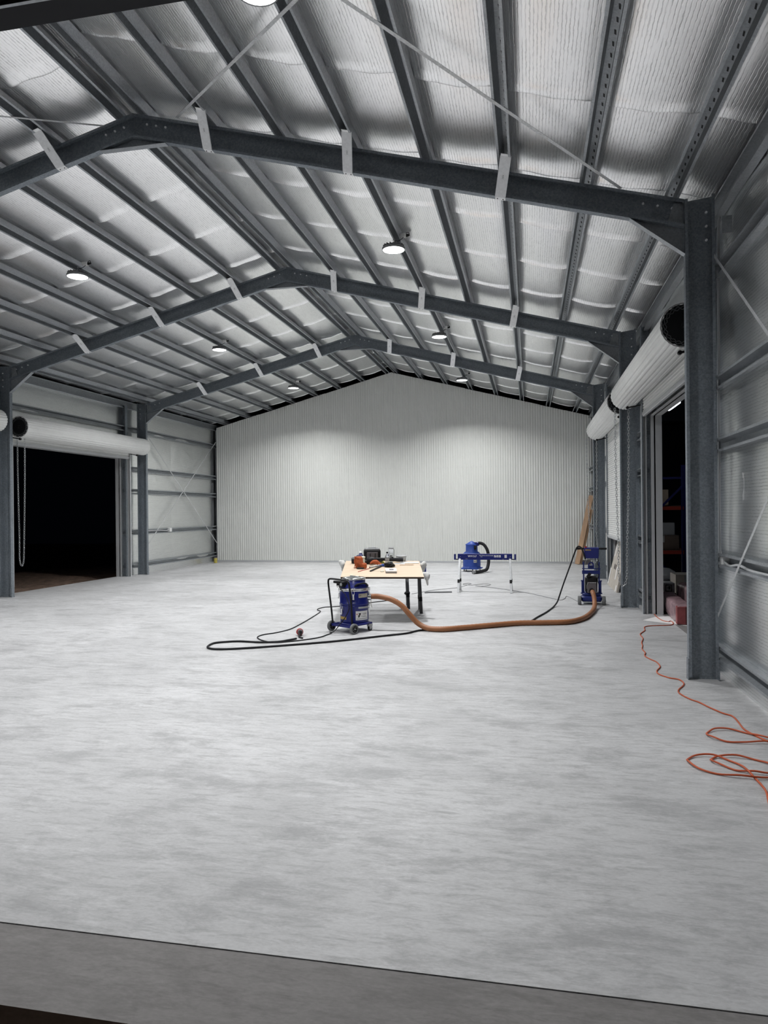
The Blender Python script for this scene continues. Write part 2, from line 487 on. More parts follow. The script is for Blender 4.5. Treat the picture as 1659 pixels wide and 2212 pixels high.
# ground outside: uneven dirt
mb = MB()
NX, NY = 70, 50
gx = [-40 + 80*i/NX for i in range(NX+1)]; gy = [-12 + 50*j/NY for j in range(NY+1)]
rnd = random.Random(3)
vs = []
for y in gy:
    for x in gx:
        out = x < -10.6 or x > 9.3 or y < 1.6
        vs.append((x, y, -0.12 + (rnd.uniform(-0.04, 0.05) if out else -0.12)))
fs = [(j*(NX+1)+i, j*(NX+1)+i+1, (j+1)*(NX+1)+i+1, (j+1)*(NX+1)+i) for j in range(NY) for i in range(NX)]
mb.add(vs, fs, True)
ground = struct('ground', mb, 'dirt')

# ------------------------------------------------------------------ ceiling: roof sheet, insulation strips, purlins, straps
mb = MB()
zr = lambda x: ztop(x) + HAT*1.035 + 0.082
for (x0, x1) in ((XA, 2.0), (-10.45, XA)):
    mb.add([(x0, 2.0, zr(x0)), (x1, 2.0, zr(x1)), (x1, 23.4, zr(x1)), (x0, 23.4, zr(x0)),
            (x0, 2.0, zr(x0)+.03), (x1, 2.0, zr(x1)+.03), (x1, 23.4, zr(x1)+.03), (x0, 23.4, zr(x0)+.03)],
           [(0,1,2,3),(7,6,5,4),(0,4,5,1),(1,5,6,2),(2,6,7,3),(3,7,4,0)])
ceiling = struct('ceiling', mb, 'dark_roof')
OFFS = [0.13] + [0.93+0.77*k for k in range(7)]
lines = [0.13] + OFFS[1:] + [6.02]
def strip_sag(off, y, seed, w, y0):
    """depth the blanket hangs below the purlin tops"""
    j = 0
    for i in range(len(lines)-1):
        if lines[i] <= off <= lines[i+1]: j = i
    if off < lines[0]: t = 0.5+0.5*off/lines[0]; amp = 0.012
    else:
        t = (off-lines[j])/(lines[j+1]-lines[j]); amp = 0.062*min(1, (lines[j+1]-lines[j])/0.77)
    s = math.sin(PI*min(max(t, 0), 1))
    k = (y-y0)/w
    pil = 0.72 + 0.28*max(0,math.sin(PI*k))**0.7 + 0.08*math.sin(3.1*k+seed+j*1.7)
    return amp*(max(0,s)**0.55)*pil + 0.004*math.sin(off*9+seed)
SW = 1.345
ystart = 5.86 - 3*SW
for side in (1, -1):
    y0 = ystart if side > 0 else ystart+0.35
    k = 0
    while y0 < 21.7:
        y1 = min(y0+SW, 21.72)
        mb = MB(); sd = rnd.uniform(0, 6); tilt = rnd.uniform(-0.012, 0.012)
        offs = []
        ext = 6.03 if side > 0 else 6.05
        prev = 0.0
        for a in lines:
            n = 9 if a > 0.2 else 2
            for i in range(n): offs.append(prev+(a-prev)*i/n)
            prev = a
        offs.append(6.02)
        ys = [y0 + (y1-y0)*i/12 for i in range(13)]
        vs = []
        for iy, y in enumerate(ys):
            lap = 0.020*(iy/12)**4 + tilt*(iy/12-0.5)
            for of in offs:
                x = XA+side*of
                wob = 0.018*math.sin(of*5.2+sd)+0.012*math.sin(of*17+sd) if iy in (0, 12) else 0
                vs.append((x, y+wob+(0.03 if iy == 12 else 0), ztop(x) + HAT*1.035 + 0.048 - strip_sag(of, y, sd, SW, y0) - lap))
        no = len(offs)
        for q in list(vs[-no:]): vs.append((q[0], q[1]+0.012, q[2]-0.013))
        fs = []
        for j in range(13):
            for i in range(no-1):
                q = (j*no+i, j*no+i+1, (j+1)*no+i+1, (j+1)*no+i)
                fs.append(tuple(reversed(q)) if side > 0 else q)
        mb.add(vs, fs, True)
        part('insulation_strip', mb, 'foil_roof', ceiling)
        y0 += SW; k += 1
hat = hat_section()
for side in (1, -1):
    for of in OFFS:
        mb = MB()
        x = XA+side*of
        base = Vector((x, 0, ztop(x)))
        du = Vector((math.cos(AL)*side, 0, -math.sin(AL))); dv = Vector((math.sin(AL)*side, 0, math.cos(AL)))
        mb.prism(hat, lambda p, e: base + du*p[0] + dv*p[1] + Vector((0, (2.15, 22.6)[e], 0)))
        pu = part('purlin', mb, 'purlin', ceiling)
        if side > 0 and of > 1.5:
            mb = MB(); yy = 2.3
            c0 = base + du*0.010 + dv*(HAT-0.0055)
            while yy < 21.9:
                mb.add([c0+Vector((0, yy-0.028, 0))-du*0.010, c0+Vector((0, yy+0.020, 0))-du*0.004, c0+Vector((0, yy+0.028, 0))+du*0.010, c0+Vector((0, yy-0.020, 0))+du*0.004], [(0, 1, 2, 3)])
                yy += 0.125
            part('slot_row', mb, 'black', pu)['kind'] = 'stuff'
    # eave strut: deep channel at the wall head
    mb = MB()
    xo = WR-0.015 if side > 0 else WL+0.015
    sec = c_section(0.18, 0.075, 0.02)
    mb.prism(sec, lambda p, e: Vector((xo - side*p[0] if False else xo-side*(0.075-p[0]), (2.15, 22.3)[e], 4.33+p[1])))
    part('eave_strut', mb, 'purlin', ceiling)
# crossed bracing straps under the purlins of the front bay
def roofpt(x, y, dz=-0.006): return (x, y, ztop(x)+dz)
def roof_strap(a, b):
    mb = MB(); mb.strip(a, b, 0.032, 0.002, (b[1]-a[1], a[0]-b[0], 0)); part('brace_strap', mb, 'strap', ceiling)
roof_strap(roofpt(0.87, 7.06), roofpt(-3.70, 2.3))
roof_strap(roofpt(-3.66, 7.02), roofpt(0.90, 2.3))
roof_strap(roofpt(-4.56, 7.1), roofpt(-9.3, 2.45))

# ------------------------------------------------------------------ portal frames
def frame(yf, label, label2=''):
    root = thing('portal_frame', label, 'steel frame', (XA, yf, 0), 0, 'portal frames of the shed')
    cs = c_section(0.25, CB, 0.026)
    hs = (XR-XL)/2
    bolt = None
    for side in (1, -1):
        # column: open side towards the front
        mb = MB(); cc = c_section(CD, CB, 0.026)
        zk = ztop(XR)
        mb.prism(cc, lambda p, e: Vector((side*(hs+p[1]), p[0], 0.025 if e == 0 else zk - 0.0 + 0.03*(p[1]/CD))))
        col = part('column', mb, 'frame', root)
        mb = MB()
        for xx in (hs-0.008, hs+CD):
            x0, x1 = sorted((side*xx, side*(xx+0.008)))
            mb.box(x0, x1, -0.004, CB, 0.0, 0.20)
        x0, x1 = sorted((side*(hs-0.008), side*(hs+CD+0.008)))
        mb.box(x0, x1, CB-0.012, CB+0.004, 0.0, 0.026)
        part('base_cleat', mb, 'frame', col)
        # rafter
        mb = MB()
        du = Vector((math.cos(AL)*side, 0, -math.sin(AL))); dn = Vector((math.sin(AL)*side, 0, math.cos(AL)))
        def rp(p, e):
            n = p[1]-0.25
            xe = 0.0 if e == 0 else hs-0.004
            s = (xe - n*math.sin(AL))/math.cos(AL)
            q = Vector((0, 0, ZA)) + du*s + dn*n
            return Vector((q.x, p[0], q.z))
        mb.prism(cs, rp)
        raf = part('rafter', mb, 'frame', root)
        # knee haunch: folded plate
        zr_b = lambda xx: ZA - SL*xx - 0.25/math.cos(AL)
        xs = hs-0.485
        z_top_in = zr_b(xs); z_low = 3.985
        mb = MB()
        tri = [(xs, z_top_in), (hs-0.002, z_low), (hs-0.002, zr_b(hs)+0.245), (hs-0.09, zr_b(hs)+0.245), (hs-0.155, zr_b(hs-0.155)+0.0)]
        mb.prism(tri, lambda p, e: Vector((side*p[0], (CB-0.022, CB-0.016)[e], p[1])))
        p0 = Vector((side*(xs-0.004), 0, z_top_in-0.004)); p1 = Vector((side*hs, 0, z_low-0.004))
        mb.strip(p0+Vector((0, CB/2-0.006, 0)), p1+Vector((0, CB/2-0.006, 0)), CB+0.004, 0.005, (0, 1, 0))
        part('knee_haunch', mb, 'purlin', root)
        # bolts
        bm = MB(); bm.cyl((0, 0.006, 0), (0, -0.014, 0), 0.013, 0.011, 6, False)
        bmesh_ = bm.mesh('bolt'); bmesh_.materials.append(M['zinc'])
        for k in range(3):
            o = link('bolt', bmesh_, None, raf, (side*(hs-0.10-0.13*k), CB-0.004-0.001, ZA-SL*(hs-0.10-0.13*k)-0.075))
            o = link('bolt', bmesh_, None, raf, (side*(0.14+0.11*k), CB-0.005, ZA-SL*(0.14+0.11*k)-0.07))
            o = link('bolt', bmesh_, None, col, (side*(hs+CD-0.06), CB-0.005, zk-0.115-0.13*k))
    # apex haunch
    mb = MB()
    za = ZA - 0.25/math.cos(AL)
    xa = 0.39; zb = za - SL*xa
    tri = [(-xa, zb), (xa, zb), (0.24, za-SL*0.24+0.02), (0.0, za+0.005), (-0.24, za-SL*0.24+0.02)]
    mb.prism([(-xa, zb), (xa, zb), (0, za+0.004)], lambda p, e: Vector((p[0], (CB-0.022, CB-0.016)[e], p[1])))
    mb.box(-xa, xa, 0.0, CB, zb-0.007, zb-0.001)
    part('apex_haunch', mb, 'purlin', root)
    # fly braces: bright straps from purlin to bottom flange
    fb = MB()
    w = 0.103; L0 = 0.27
    # local: origin at rafter top front edge, n axis down the rafter
    top = Vector((0, -0.30, 0.004)); bot = Vector((0, -0.006, -0.256))
    fb.strip(top, bot, w, 0.003, (1, 0, 0))
    fb.strip(top+Vector((0, -0.045, -0.002)), top, w-0.012, 0.003, (1, 0, 0))
    fb.strip(bot+Vector((0, 0, -0.001)), bot+Vector((0, 0.065, -0.001)), w, 0.003, (1, 0, 0))
    for sx in (-1, 1):
        fb.strip(top+Vector((sx*(w/2), -0.004, 0.006)), bot+Vector((sx*(w/2), -0.004, 0.006)), 0.012, 0.002, (0, 1, 0.9))
    fbm = fb.mesh('fly_brace'); fbm.materials.append(M['zinc'])
    sc = MB(); sc.cyl((0, 0.03, -0.257), (0, 0.03, -0.264), 0.006, n=6)
    scm = sc.mesh('screw'); scm.materials.append(M['black'])
    stamp = text_mesh('AB2', 0.024, 'stamp'); stamp.materials.append(M['grey'])
    for side in (1, -1):
        for k in (0, 2, 4):
            of = OFFS[1+k]+0.02
            o = link('fly_brace', fbm, None, root, (side*of, 0, ztop(XA+of)))
            o.rotation_euler = (0, AL*side, 0)
            for sx in (-0.028, 0.028): link('screw', scm, None, o, (sx, 0, 0))
            t = link('stamp', stamp, None, o)
            d = (bot-top).normalized(); a = Vector((1, 0, 0)); nn = d.cross(a)
            if nn.y > 0: nn = -nn
            mid = (top+bot)/2 + nn*0.0025
            xax = d; yax = nn.cross(xax)
            t.matrix_local = Matrix(((xax.x, yax.x, nn.x, mid.x), (xax.y, yax.y, nn.y, mid.y), (xax.z, yax.z, nn.z, mid.z), (0, 0, 0, 1)))
    return root
frame(YA, 'dark galvanised portal frame nearest the camera, spanning the front of the roof')
frame(YB, 'middle dark galvanised portal frame behind the open doorway to the store')
frame(YC, 'farthest dark galvanised portal frame, just before the pale ribbed end wall')

# ------------------------------------------------------------------ back wall: corrugated sheets
mb = MB()
mb.box(-10.2, WR, YE+0.03, YE+0.05, 0, 4.35)
wall_back = struct('wall_back', mb, 'cladding')
XW0, XW1 = -10.135, 1.80
NS = 16; pw = (XW1-XW0)/NS; ribs = 10; per = pw/ribs; seg = 8
for k in range(NS):
    mb = MB(); vs = []; xs = []
    for i in range(ribs*seg+1):
        x = XW0+k*pw + per*i/seg
        t = 2*PI*i/seg
        y = YE - 0.0085*math.cos(t) - (0.0015 if i == 0 else 0)
        vs.append((x, y, 0.05)); xs.append((x, y))
    for (x, y) in xs: vs.append((x, y, ztop(x)+0.0 - 0.012 + 0.004*math.sin(k*2.1)))
    n = len(xs)
    mb.add(vs, [(i, i+1, n+i+1, n+i) for i in range(n-1)], True)
    part('wall_sheet', mb, 'sheet', wall_back)
mb = MB(); mb.box(XW0, XW1, YE-0.03, YE+0.01, 0.0, 0.055)
part('base_flashing', mb, 'jamb', wall_back)
mb = MB()
for z in (0.27, 1.12, 2.05, 2.95, 3.85, 4.7, 5.3):
    x = XW0+per/2
    while x < XW1:
        if z < ztop(x)-0.15:
            mb.cyl((x, YE-0.006, z), (x, YE-0.014, z), 0.007, 0.005, 5, False)
        x += per*2
o = part('sheet_screws', mb, 'jamb', wall_back); o['kind'] = 'stuff'

# ------------------------------------------------------------------ side walls
GZ = [0.25, 1.12, 2.19, 2.77, 3.80]
D1 = (7.62, 11.42); D2 = (12.62, 16.52); DH = 3.02
def lining(wall, side, y0, y1, z0, z1, seed, bulge=0.018):
    """one strip of wall blanket between y0 and y1"""
    mb = MB(); X = WR if side > 0 else WL
    ny, nz = 8, max(4, int((z1-z0)/0.18))
    vs = []
    for j in range(nz+1):
        z = z0+(z1-z0)*j/nz
        for i in range(ny+1):
            t = i/ny
            b = bulge*max(0,math.sin(PI*t))**0.6*(0.75+0.25*math.sin(z*2.3+seed)) + (0.004 if i == ny else 0)
            if any(abs(z-g) < 0.07 for g in GZ): b *= 0.35
            vs.append((X - side*b, y0+(y1-y0)*t + (0.02 if i == ny else 0), z))
    n = ny+1; fs = []
    for j in range(nz):
        for i in range(ny):
            q = (j*n+i, j*n+i+1, (j+1)*n+i+1, (j+1)*n+i)
            fs.append(q if side < 0 else tuple(reversed(q)))
    mb.add(vs, fs, True)
    part('lining_strip', mb, 'foil_wall', wall)
def girt(wall, side, y0, y1, z):
    X = WR-0.005 if side > 0 else WL+0.005
    mb = MB(); h = hat_section(0.096)
    # lips face the room
    mb.prism(h, lambda p, e: Vector((X - side*(0.096-p[1]), (y0, y1)[e], z+p[0])))
    part('girt', mb, 'purlin', wall)
def wall_side(name, side, strips, head):
    X = WR if side > 0 else WL
    mb = MB()
    for (y0, y1, z0, z1) in head:
        a, b = sorted((X+side*0.04, X+side*0.06)); mb.box(a, b, y0, y1, z0, z1)
    return struct(name, mb, 'cladding')
ZT = 4.42
D2L = (12.36, 16.52)
heads = [(2.1, D1[0], 0, ZT), (D1[0], D1[1], DH, ZT), (D1[1], D2[0], 0, ZT), (D2[0], D2[1], DH, ZT), (D2[1], 22.3, 0, ZT)]
wall_left = wall_side('wall_left', -1, None, [(a if abs(a-D2[0]) > 1e-6 else D2L[0], b if abs(b-D2[0]) > 1e-6 else D2L[0], c, d) for (a, b, c, d) in heads])
wall_right = wall_side('wall_right', 1, None, heads)
for (wall, side) in ((wall_left, -1), (wall_right, 1)):
    sd = 0.7*side
    D2 = D2L if side < 0 else (12.62, 16.52)
    if side < 0: edges = [2.1, 3.4, 4.75, 6.1, D1[0]]
    else: edges = [2.1, 3.3, 4.62, 5.95, D1[0]-0.0]
    for a, b in zip(edges, edges[1:]): lining(wall, side, a, b, 0.0, ZT, a)
    for a, b in zip((D1[0], 8.8, 10.1, D1[1]), (8.8, 10.1, D1[1])): lining(wall, side, a, b, DH+0.03, ZT, a)
    lining(wall, side, D1[1], D2[0], 0.0, ZT, 1.0)
    for a, b in zip((D2[0], 13.8, 15.15, D2[1]), (13.8, 15.15, D2[1])): lining(wall, side, a, b, DH+0.03, ZT, a)
    edges = [D2[1], 17.72, 19.1, 20.47, 21.8]
    for a, b in zip(edges, edges[1:]): lining(wall, side, a, b, 0.0, ZT, a*1.3)
    for z in GZ:
        girt(wall, side, 2.15, YA+0.3, z)
        girt(wall, side, YC-0.02, 22.2, z)
        if z < 3.2:
            girt(wall, side, YA+0.3, D1[0]-0.05, z); girt(wall, side, D1[1]+0.05, D2[0]-0.05, z); girt(wall, side, D2[1]+0.05, YC-0.02, z)
        else:
            girt(wall, side, YA+0.3, YC-0.02, z)
    # door posts from floor to eave
    X = WR if side > 0 else WL
    for y in (D1[0]-0.06, D1[1]+0.06, D2[0]-0.06, D2[1]+0.06):
        mb = MB(); x0, x1 = sorted((X-side*0.135, X+side*0.02))
        sec = c_section(0.155, 0.1, 0.02)
        flip = 1 if y in (D1[0]-0.06, D2[0]-0.06) else -1
        mb.prism(sec, lambda p, e: Vector((x0+p[1], y+flip*(0.05-p[0]), (0.0, 4.4)[e])))
        part('door_post', mb, 'frame', wall)
    # flashed reveals of the openings
    for (a, b) in (D1, D2):
        for y, t in ((a, -0.012), (b, 0.012)):
            mb = MB(); x0, x1 = sorted((X-side*0.005, X+side*0.155)); y0, y1 = sorted((y, y+t))
            mb.box(x0, x1, y0, y1, 0, DH); part('reveal', mb, 'jamb', wall)
        mb = MB(); x0, x1 = sorted((X-side*0.005, X+side*0.155)); mb.box(x0, x1, a, b, DH, DH+0.012)
        part('reveal', mb, 'jamb', wall)
def wall_strap(wall, x, a, b):
    mb = MB(); mb.strip((x, a[0], a[1]), (x, b[0], b[1]), 0.032, 0.002, (0, 0.7, 0.7)); part('brace_strap', mb, 'strap', wall)
wall_strap(wall_left, WL+0.115, (17.3, 3.95), (21.98, 0.60))
wall_strap(wall_left, WL+0.118, (21.93, 3.95), (17.3, 0.55))
wall_strap(wall_right, WR-0.115, (7.33, 0.43), (2.3, 4.12))
wall_strap(wall_right, WR-0.118, (7.25, 4.06), (2.3, 0.46))
wall_strap(wall_right, WR-0.115, (17.3, 3.95), (21.9, 0.60))
# square cleat at the head of the right wall
mb = MB(); mb.box(WR-0.10, WR-0.02, 6.86, 6.875, 4.07, 4.22); part('cleat', mb, 'purlin', wall_right)
# pen marks on the lining of the right wall
mb = MB()
for (a, b) in (((6.62, 1.905), (6.60, 1.86)), ((6.60, 1.905), (6.595, 1.875)), ((6.57, 1.90), (6.575, 1.76)), ((6.575, 1.76), (6.60, 1.72)), ((6.61, 1.72), (6.605, 1.67)), ((6.58, 1.73), (6.575, 1.675)), ((6.55, 1.75), (6.555, 1.72))):
    mb.strip((WR-0.022, a[0], a[1]), (WR-0.022, b[0], b[1]), 0.006, 0.001, (0, 1, 0.2))
part('pen_mark', mb, 'white', wall_right)

# ------------------------------------------------------------------ front wall above the opening the camera looks through
mb = MB()
mb.box(-10.3, 1.85, YF-0.03, YF+0.0, 3.75, 4.4)
mb.add([(-10.3, YF, 4.4), (1.85, YF, 4.4), (XA, YF, 6.0), (-10.3, YF-0.03, 4.4), (1.85, YF-0.03, 4.4), (XA, YF-0.03, 6.0)],
       [(0,1,2),(5,4,3),(0,3,4,1),(1,4,5,2),(2,5,3,0)])
mb.box(-10.3, -4.6, YF-0.03, YF, 0, 3.75)
mb.box(1.35, 1.85, YF-0.03, YF, 0, 3.75)
wall_front = struct('wall_front', mb, 'cladding')
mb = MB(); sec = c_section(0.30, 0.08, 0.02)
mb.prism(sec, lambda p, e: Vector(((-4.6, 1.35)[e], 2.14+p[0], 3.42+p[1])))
part('door_head', mb, 'head_shade', wall_front)
mb = MB(); mb.box(-4.6, 1.35, 2.085, 2.12, 3.34, 3.75); part('head_flashing', mb, 'head_shade', wall_front)
mb = MB(); mb.box(-4.6, 1.35, 2.12, 2.23, 3.335, 3.36); part('bottom_rail', mb, 'head_shade', wall_front)
mb = MB(); mb.box(-4.6, 1.35, 2.105, 2.118, 3.325, 3.34); part('weather_strip', mb, 'purlin', wall_front)

# ------------------------------------------------------------------ roller doors
def chain_mesh(path, pitch=0.046, r=0.0046):
    """links of wire threaded along a path"""
    P = [Vector(p) for p in path]
    pts = [P[0]]; acc = 0.0
    for a, b in zip(P, P[1:]):
        d = (b-a).length; pos = pitch-acc
        while pos <= d:
            pts.append(a.lerp(b, pos/d)); pos += pitch
        acc = (acc+d) % pitch
    mb = MB()
    for i in range(len(pts)-1):
        a, b = pts[i], pts[i+1]; d = (b-a).normalized()
        s = Vector((0, 1, 0)) if i % 2 else Vector((1, 0, 0))
        s = (s-d*s.dot(d)).normalized()
        c = (a+b)/2; L = pitch*0.66; w = 0.0145
        loop = []
        for k in range(8):
            t = 2*PI*k/8
            loop.append(c + d*(L*math.cos(t)*(1 if abs(math.cos(t)) > .5 else 1)) + s*(w*math.sin(t)))
        mb.tube(loop, r, 4, True)
    return mb
def roller_door(label, side, y0, y1, zbot, drum_y, xd, zd, rd, chain, near_open=True):
    root = thing('roller_door', label, 'roller door', (xd, (y0+y1)/2, 0), 0, 'roller doors along the side walls')
    ox, oy = xd, (y0+y1)/2
    # coil: profiled steel rolled up, ribs run along the axis
    n = 120; prof = []
    for i in range(n):
        k = i % 10
        d = (0.0, 0.004, 0.0035, 0.004, 0.0, -0.004, 0.003, 0.0045, 0.003, -0.005)[k]
        prof.append(rd+d)
    ya, yb = drum_y[0]-oy, drum_y[1]-oy
    mb = MB(); vs = []
    for y in (ya, yb):
        for i in range(n):
            t = 2*PI*i/n
            vs.append((prof[i]*math.cos(t), y, zd+prof[i]*math.sin(t)))
    mb.add(vs, [(i, n+i, n+(i+1) % n, (i+1) % n) for i in range(n)], False)
    for y, s in ((ya, 0), (yb, 1)):
        vs = []
        for i in range(n):
            t = 2*PI*i/n
            vs.append((prof[i]*math.cos(t), y, zd+prof[i]*math.sin(t))); vs.append(((rd-0.012)*math.cos(t), y, zd+(rd-0.012)*math.sin(t)))
        mb.add(vs, [(2*i, 2*i+1, 2*((i+1) % n)+1, 2*((i+1) % n)) for i in range(n)])
    drum = part('coiled_curtain', mb, 'curtain', root)
    # dark end wheels with wavy layers of sheet
    for y, s in ((ya, -1), (yb, 1)):
        mb = MB()
        mb.cyl((0, y+s*0.002-s*0.02, zd), (0, y-s*0.03, zd), rd-0.008, n=48)
        mb.cyl((0, y-s*0.02, zd), (0, y+s*0.03, zd), 0.022, n=12)
        part('end_wheel', mb, 'black', drum)
        mb = MB()
        for q in range(3):
            rr = rd-0.016-0.020*q; ring = []
            for i in range(120):
                t = 2*PI*i/120
                a = rr + 0.0065*math.sin(20*t+q*1.9)
                ring.append((a*math.cos(t), y-s*0.008, zd+a*math.sin(t)))
            mb.tube(ring, 0.0021, 5, True)
        ring = [((rd-0.004)*math.cos(2*PI*i/60), y, zd+(rd-0.004)*math.sin(2*PI*i/60)) for i in range(60)]
        mb.tube(ring, 0.004, 6, True)
        part('sheet_layers', mb, 'grey', drum)['kind'] = 'stuff'
        mb = MB()
        for i in range(12):
            t = 2*PI*i/12+0.1
            m4 = Matrix.Translation((0, 0, zd)) @ Matrix.Rotation(-t, 4, 'Y')
            b = MB(m4); b.box(rd-0.017, rd-0.008, y-0.012, y+0.004 if s > 0 else y+0.012, -0.012, 0.012)
            if s < 0: b = MB(m4); b.box(rd-0.017, rd-0.008, y-0.004, y+0.012, -0.012, 0.012)
            mb.v += b.v if False else []
            o = len(mb.v); mb.v += b.v; mb.f += [tuple(o+j for j in f) for f in b.f]; mb.sm += b.sm
        part('end_clips', mb, 'white', drum)['kind'] = 'stuff'
    # hanging curtain with ribs
    xc = side*(rd-0.01)
    mb = MB(); zt = zd-0.02; pit = 0.088; npts = []
    z = zt
    wave = [(0.0, 0), (0.16, 0), (0.24, 0.012), (0.44, 0.012), (0.52, 0.0), (0.66, 0.0), (0.74, 0.012), (0.94, 0.012)]
    while z > zbot:
        for (f, d) in wave:
            zz = z-f*pit
            if zz > zbot: npts.append((d, zz))
        z -= pit
    npts.append((0, zbot))
    vs = []
    for (d, zz) in npts:
        vs.append((xc-side*d, y0-0.05-oy, zz)); vs.append((xc-side*d, y1+0.05-oy, zz))
    mb.add(vs, [(2*i, 2*i+1, 2*i+3, 2*i+2) for i in range(len(npts)-1)])
    part('curtain', mb, 'curtain', root)
    mb = MB(); a, b = sorted((xc-side*0.025, xc+side*0.025))
    mb.box(a, b, y0-0.04-oy, y1+0.04-oy, zbot-0.03, zbot+0.012); mb.box(a+.008, b-.008, y0-oy, y1-oy, zbot-0.05, zbot-0.03)
    part('bottom_rail', mb, 'jamb', root)
    # guides
    for y, s in ((y0-0.05, 1), (y1+0.05, -1)):
        mb = MB(); sec = c_section(0.075, 0.045, 0.012)
        mb.prism(sec, lambda p, e: Vector((xc-0.0375+p[1], y-oy+s*(0.03-p[0]), (0.0, zd-rd*0.9)[e])))
        part('guide', mb, 'jamb', root)
        mb = MB(); mb.strip((xc, y-oy, zd-rd*0.95), (-side*0.02, y-oy, zd-rd-0.03), 0.03, 0.02, (0, 1, 0))
        mb.cyl((-side*0.02, y-oy-0.02, zd-rd-0.03), (-side*0.02, y-oy+0.02, zd-rd-0.03), 0.022, n=8)
        mb.strip((xc+side*0.07, y-oy, zd-rd*0.3), (xc, y-oy, zd-rd*1.4), 0.05, 0.012, (0, 1, 0))
        part('bracket', mb, 'black', root)
    if chain:
        yc, xa, xb, zl, xm = chain
        path = [(xa-ox, yc-oy, zd-rd*0.8)]
        for i in range(1, 8): path.append((xa+(xm-xa)*0.35*(i/7)**2-ox, yc-oy, (zd-rd)*(1-i/8)+(zl+0.35)*(i/8)))
        for i in range(0, 13):
            t = PI - PI*i/12
            hw = abs(xb-xa)*0.5*0.62
            path.append((xm+(1 if xb > xa else -1)*hw*math.cos(t)-ox, yc-oy+0.004, zl+0.22-0.22*math.sin(t)*1.0+(0.0)))
        for i in range(7, 0, -1): path.append((xb+(xm-xb)*0.35*(i/7)**2-ox, yc-oy+0.008, (zd-rd)*(1-i/8)+(zl+0.35)*(i/8)))
        path.append((xb-ox, yc-oy+0.008, zd-rd*0.8))
        o = part('hand_chain', chain_mesh(smoothpath(path, 4)), 'steel', root); o['kind'] = 'stuff'
    return root
roller_door('raised pale roller door over the open doorway to the dark store', 1, D1[0], D1[1], 3.06, (7.47, 11.88), 1.50, 3.41, 0.22,
            (12.01, 1.355, 1.565, 0.36, 1.455))
roller_door('pale roller door on the right lowered to a metre above the floor', 1, 12.62, 16.52, 1.03, (12.45, 16.9), 1.50, 3.41, 0.22,
            (17.02, 1.29, 1.51, 0.38, 1.45))
roller_door('raised pale roller door above the black night doorway on the left', -1, D2L[0], D2L[1], 3.05, (12.30, 16.9), -9.85, 3.34, 0.21,
            (12.47, -10.02, -9.86, 0.58, -9.95))
roller_door('roller door at the left edge, only the end of its coil showing', -1, D1[0], D1[1], 3.05, (7.45, 11.85), -9.94, 3.41, 0.21, None)

# ------------------------------------------------------------------ high bay lights
def high_bay():
    hb = MB()
    hb.lathe([(0.02, 0.0), (0.148, 0.0), (0.1495, -0.007), (0.158, -0.007), (0.158, 0.022), (0.150, 0.030), (0.10, 0.040), (0.075, 0.046), (0.072, 0.075), (0.05, 0.082), (0.012, 0.084)], 36)
    for i in range(18):
        a = 2*PI*i/18
        b = MB(Matrix.Rotation(a, 4, 'Z')); b.box(0.072, 0.145, -0.003, 0.003, 0.026, 0.062)
        o = len(hb.v); hb.v += b.v; hb.f += [tuple(o+j for j in f) for f in b.f]; hb.sm += b.sm
    le = MB(); n = 24
    le.add([(0.1485*math.cos(2*PI*i/n), 0.1485*math.sin(2*PI*i/n), -0.004) for i in range(n)], [tuple(reversed(range(n)))])
    hk = MB()
    hk.tube([(0.0, 0, 0.084), (0, 0, 0.10), (0.012, 0, 0.108), (0.016, 0, 0.122), (0.004, 0, 0.135), (-0.012, 0, 0.13)], 0.005, 6)
    hk.cyl((0, 0, 0.13), (0, 0, 0.160), 0.004, n=6)
    cd = MB()
    cd.tube(smoothpath([(0.02, 0, 0.08), (0.03, -0.02, 0.115), (0.06, -0.035, 0.10), (0.10, -0.03, 0.115), (0.135, -0.01, 0.15), (0.15, 0, 0.19)], 5), 0.0045, 6)
    cd.tube(smoothpath([(0.15, 0, 0.19), (0.19, 0.02, 0.23), (0.22, 0.0, 0.20), (0.20, -0.01, 0.16)], 5), 0.0045, 6)
    bx = MB(); bx.rbox(0.085, 0.175, -0.035, 0.035, 0.158, 0.205, 0.01)
    pg = MB(); pg.cyl((0.17, 0, 0.18), (0.225, 0, 0.185), 0.022, 0.012, 10)
    return [(hb, 'housing', 'grey'), (le, 'lens', 'lens'), (hk, 'hook', 'steel'), (cd, 'cord', 'black'), (bx, 'socket_box', 'white'), (pg, 'plug', 'black')]
hb_meshes = []
for (b, nm, mm) in high_bay():
    me = b.mesh(nm); me.materials.append(M[mm]); hb_meshes.append((nm, me))
LIGHTS = [(-1.80, 4.62, 'big round high bay light cut off by the top edge of the picture'),
          (-1.80, 9.60, 'round high bay light on the right slope between the first two frames'),
          (-1.80, 14.60, 'round high bay light on the right slope between the middle and far frames'),
          (-1.80, 19.60, 'round high bay light on the right slope closest to the end wall'),
          (-6.65, 4.62, 'round high bay light on the left slope of the front bay'),
          (-6.65, 9.60, 'round high bay light on the left slope nearest the left edge'),
          (-6.65, 14.60, 'round high bay light on the left slope between the middle and far frames'),
          (-6.65, 19.60, 'round high bay light on the left slope closest to the end wall')]
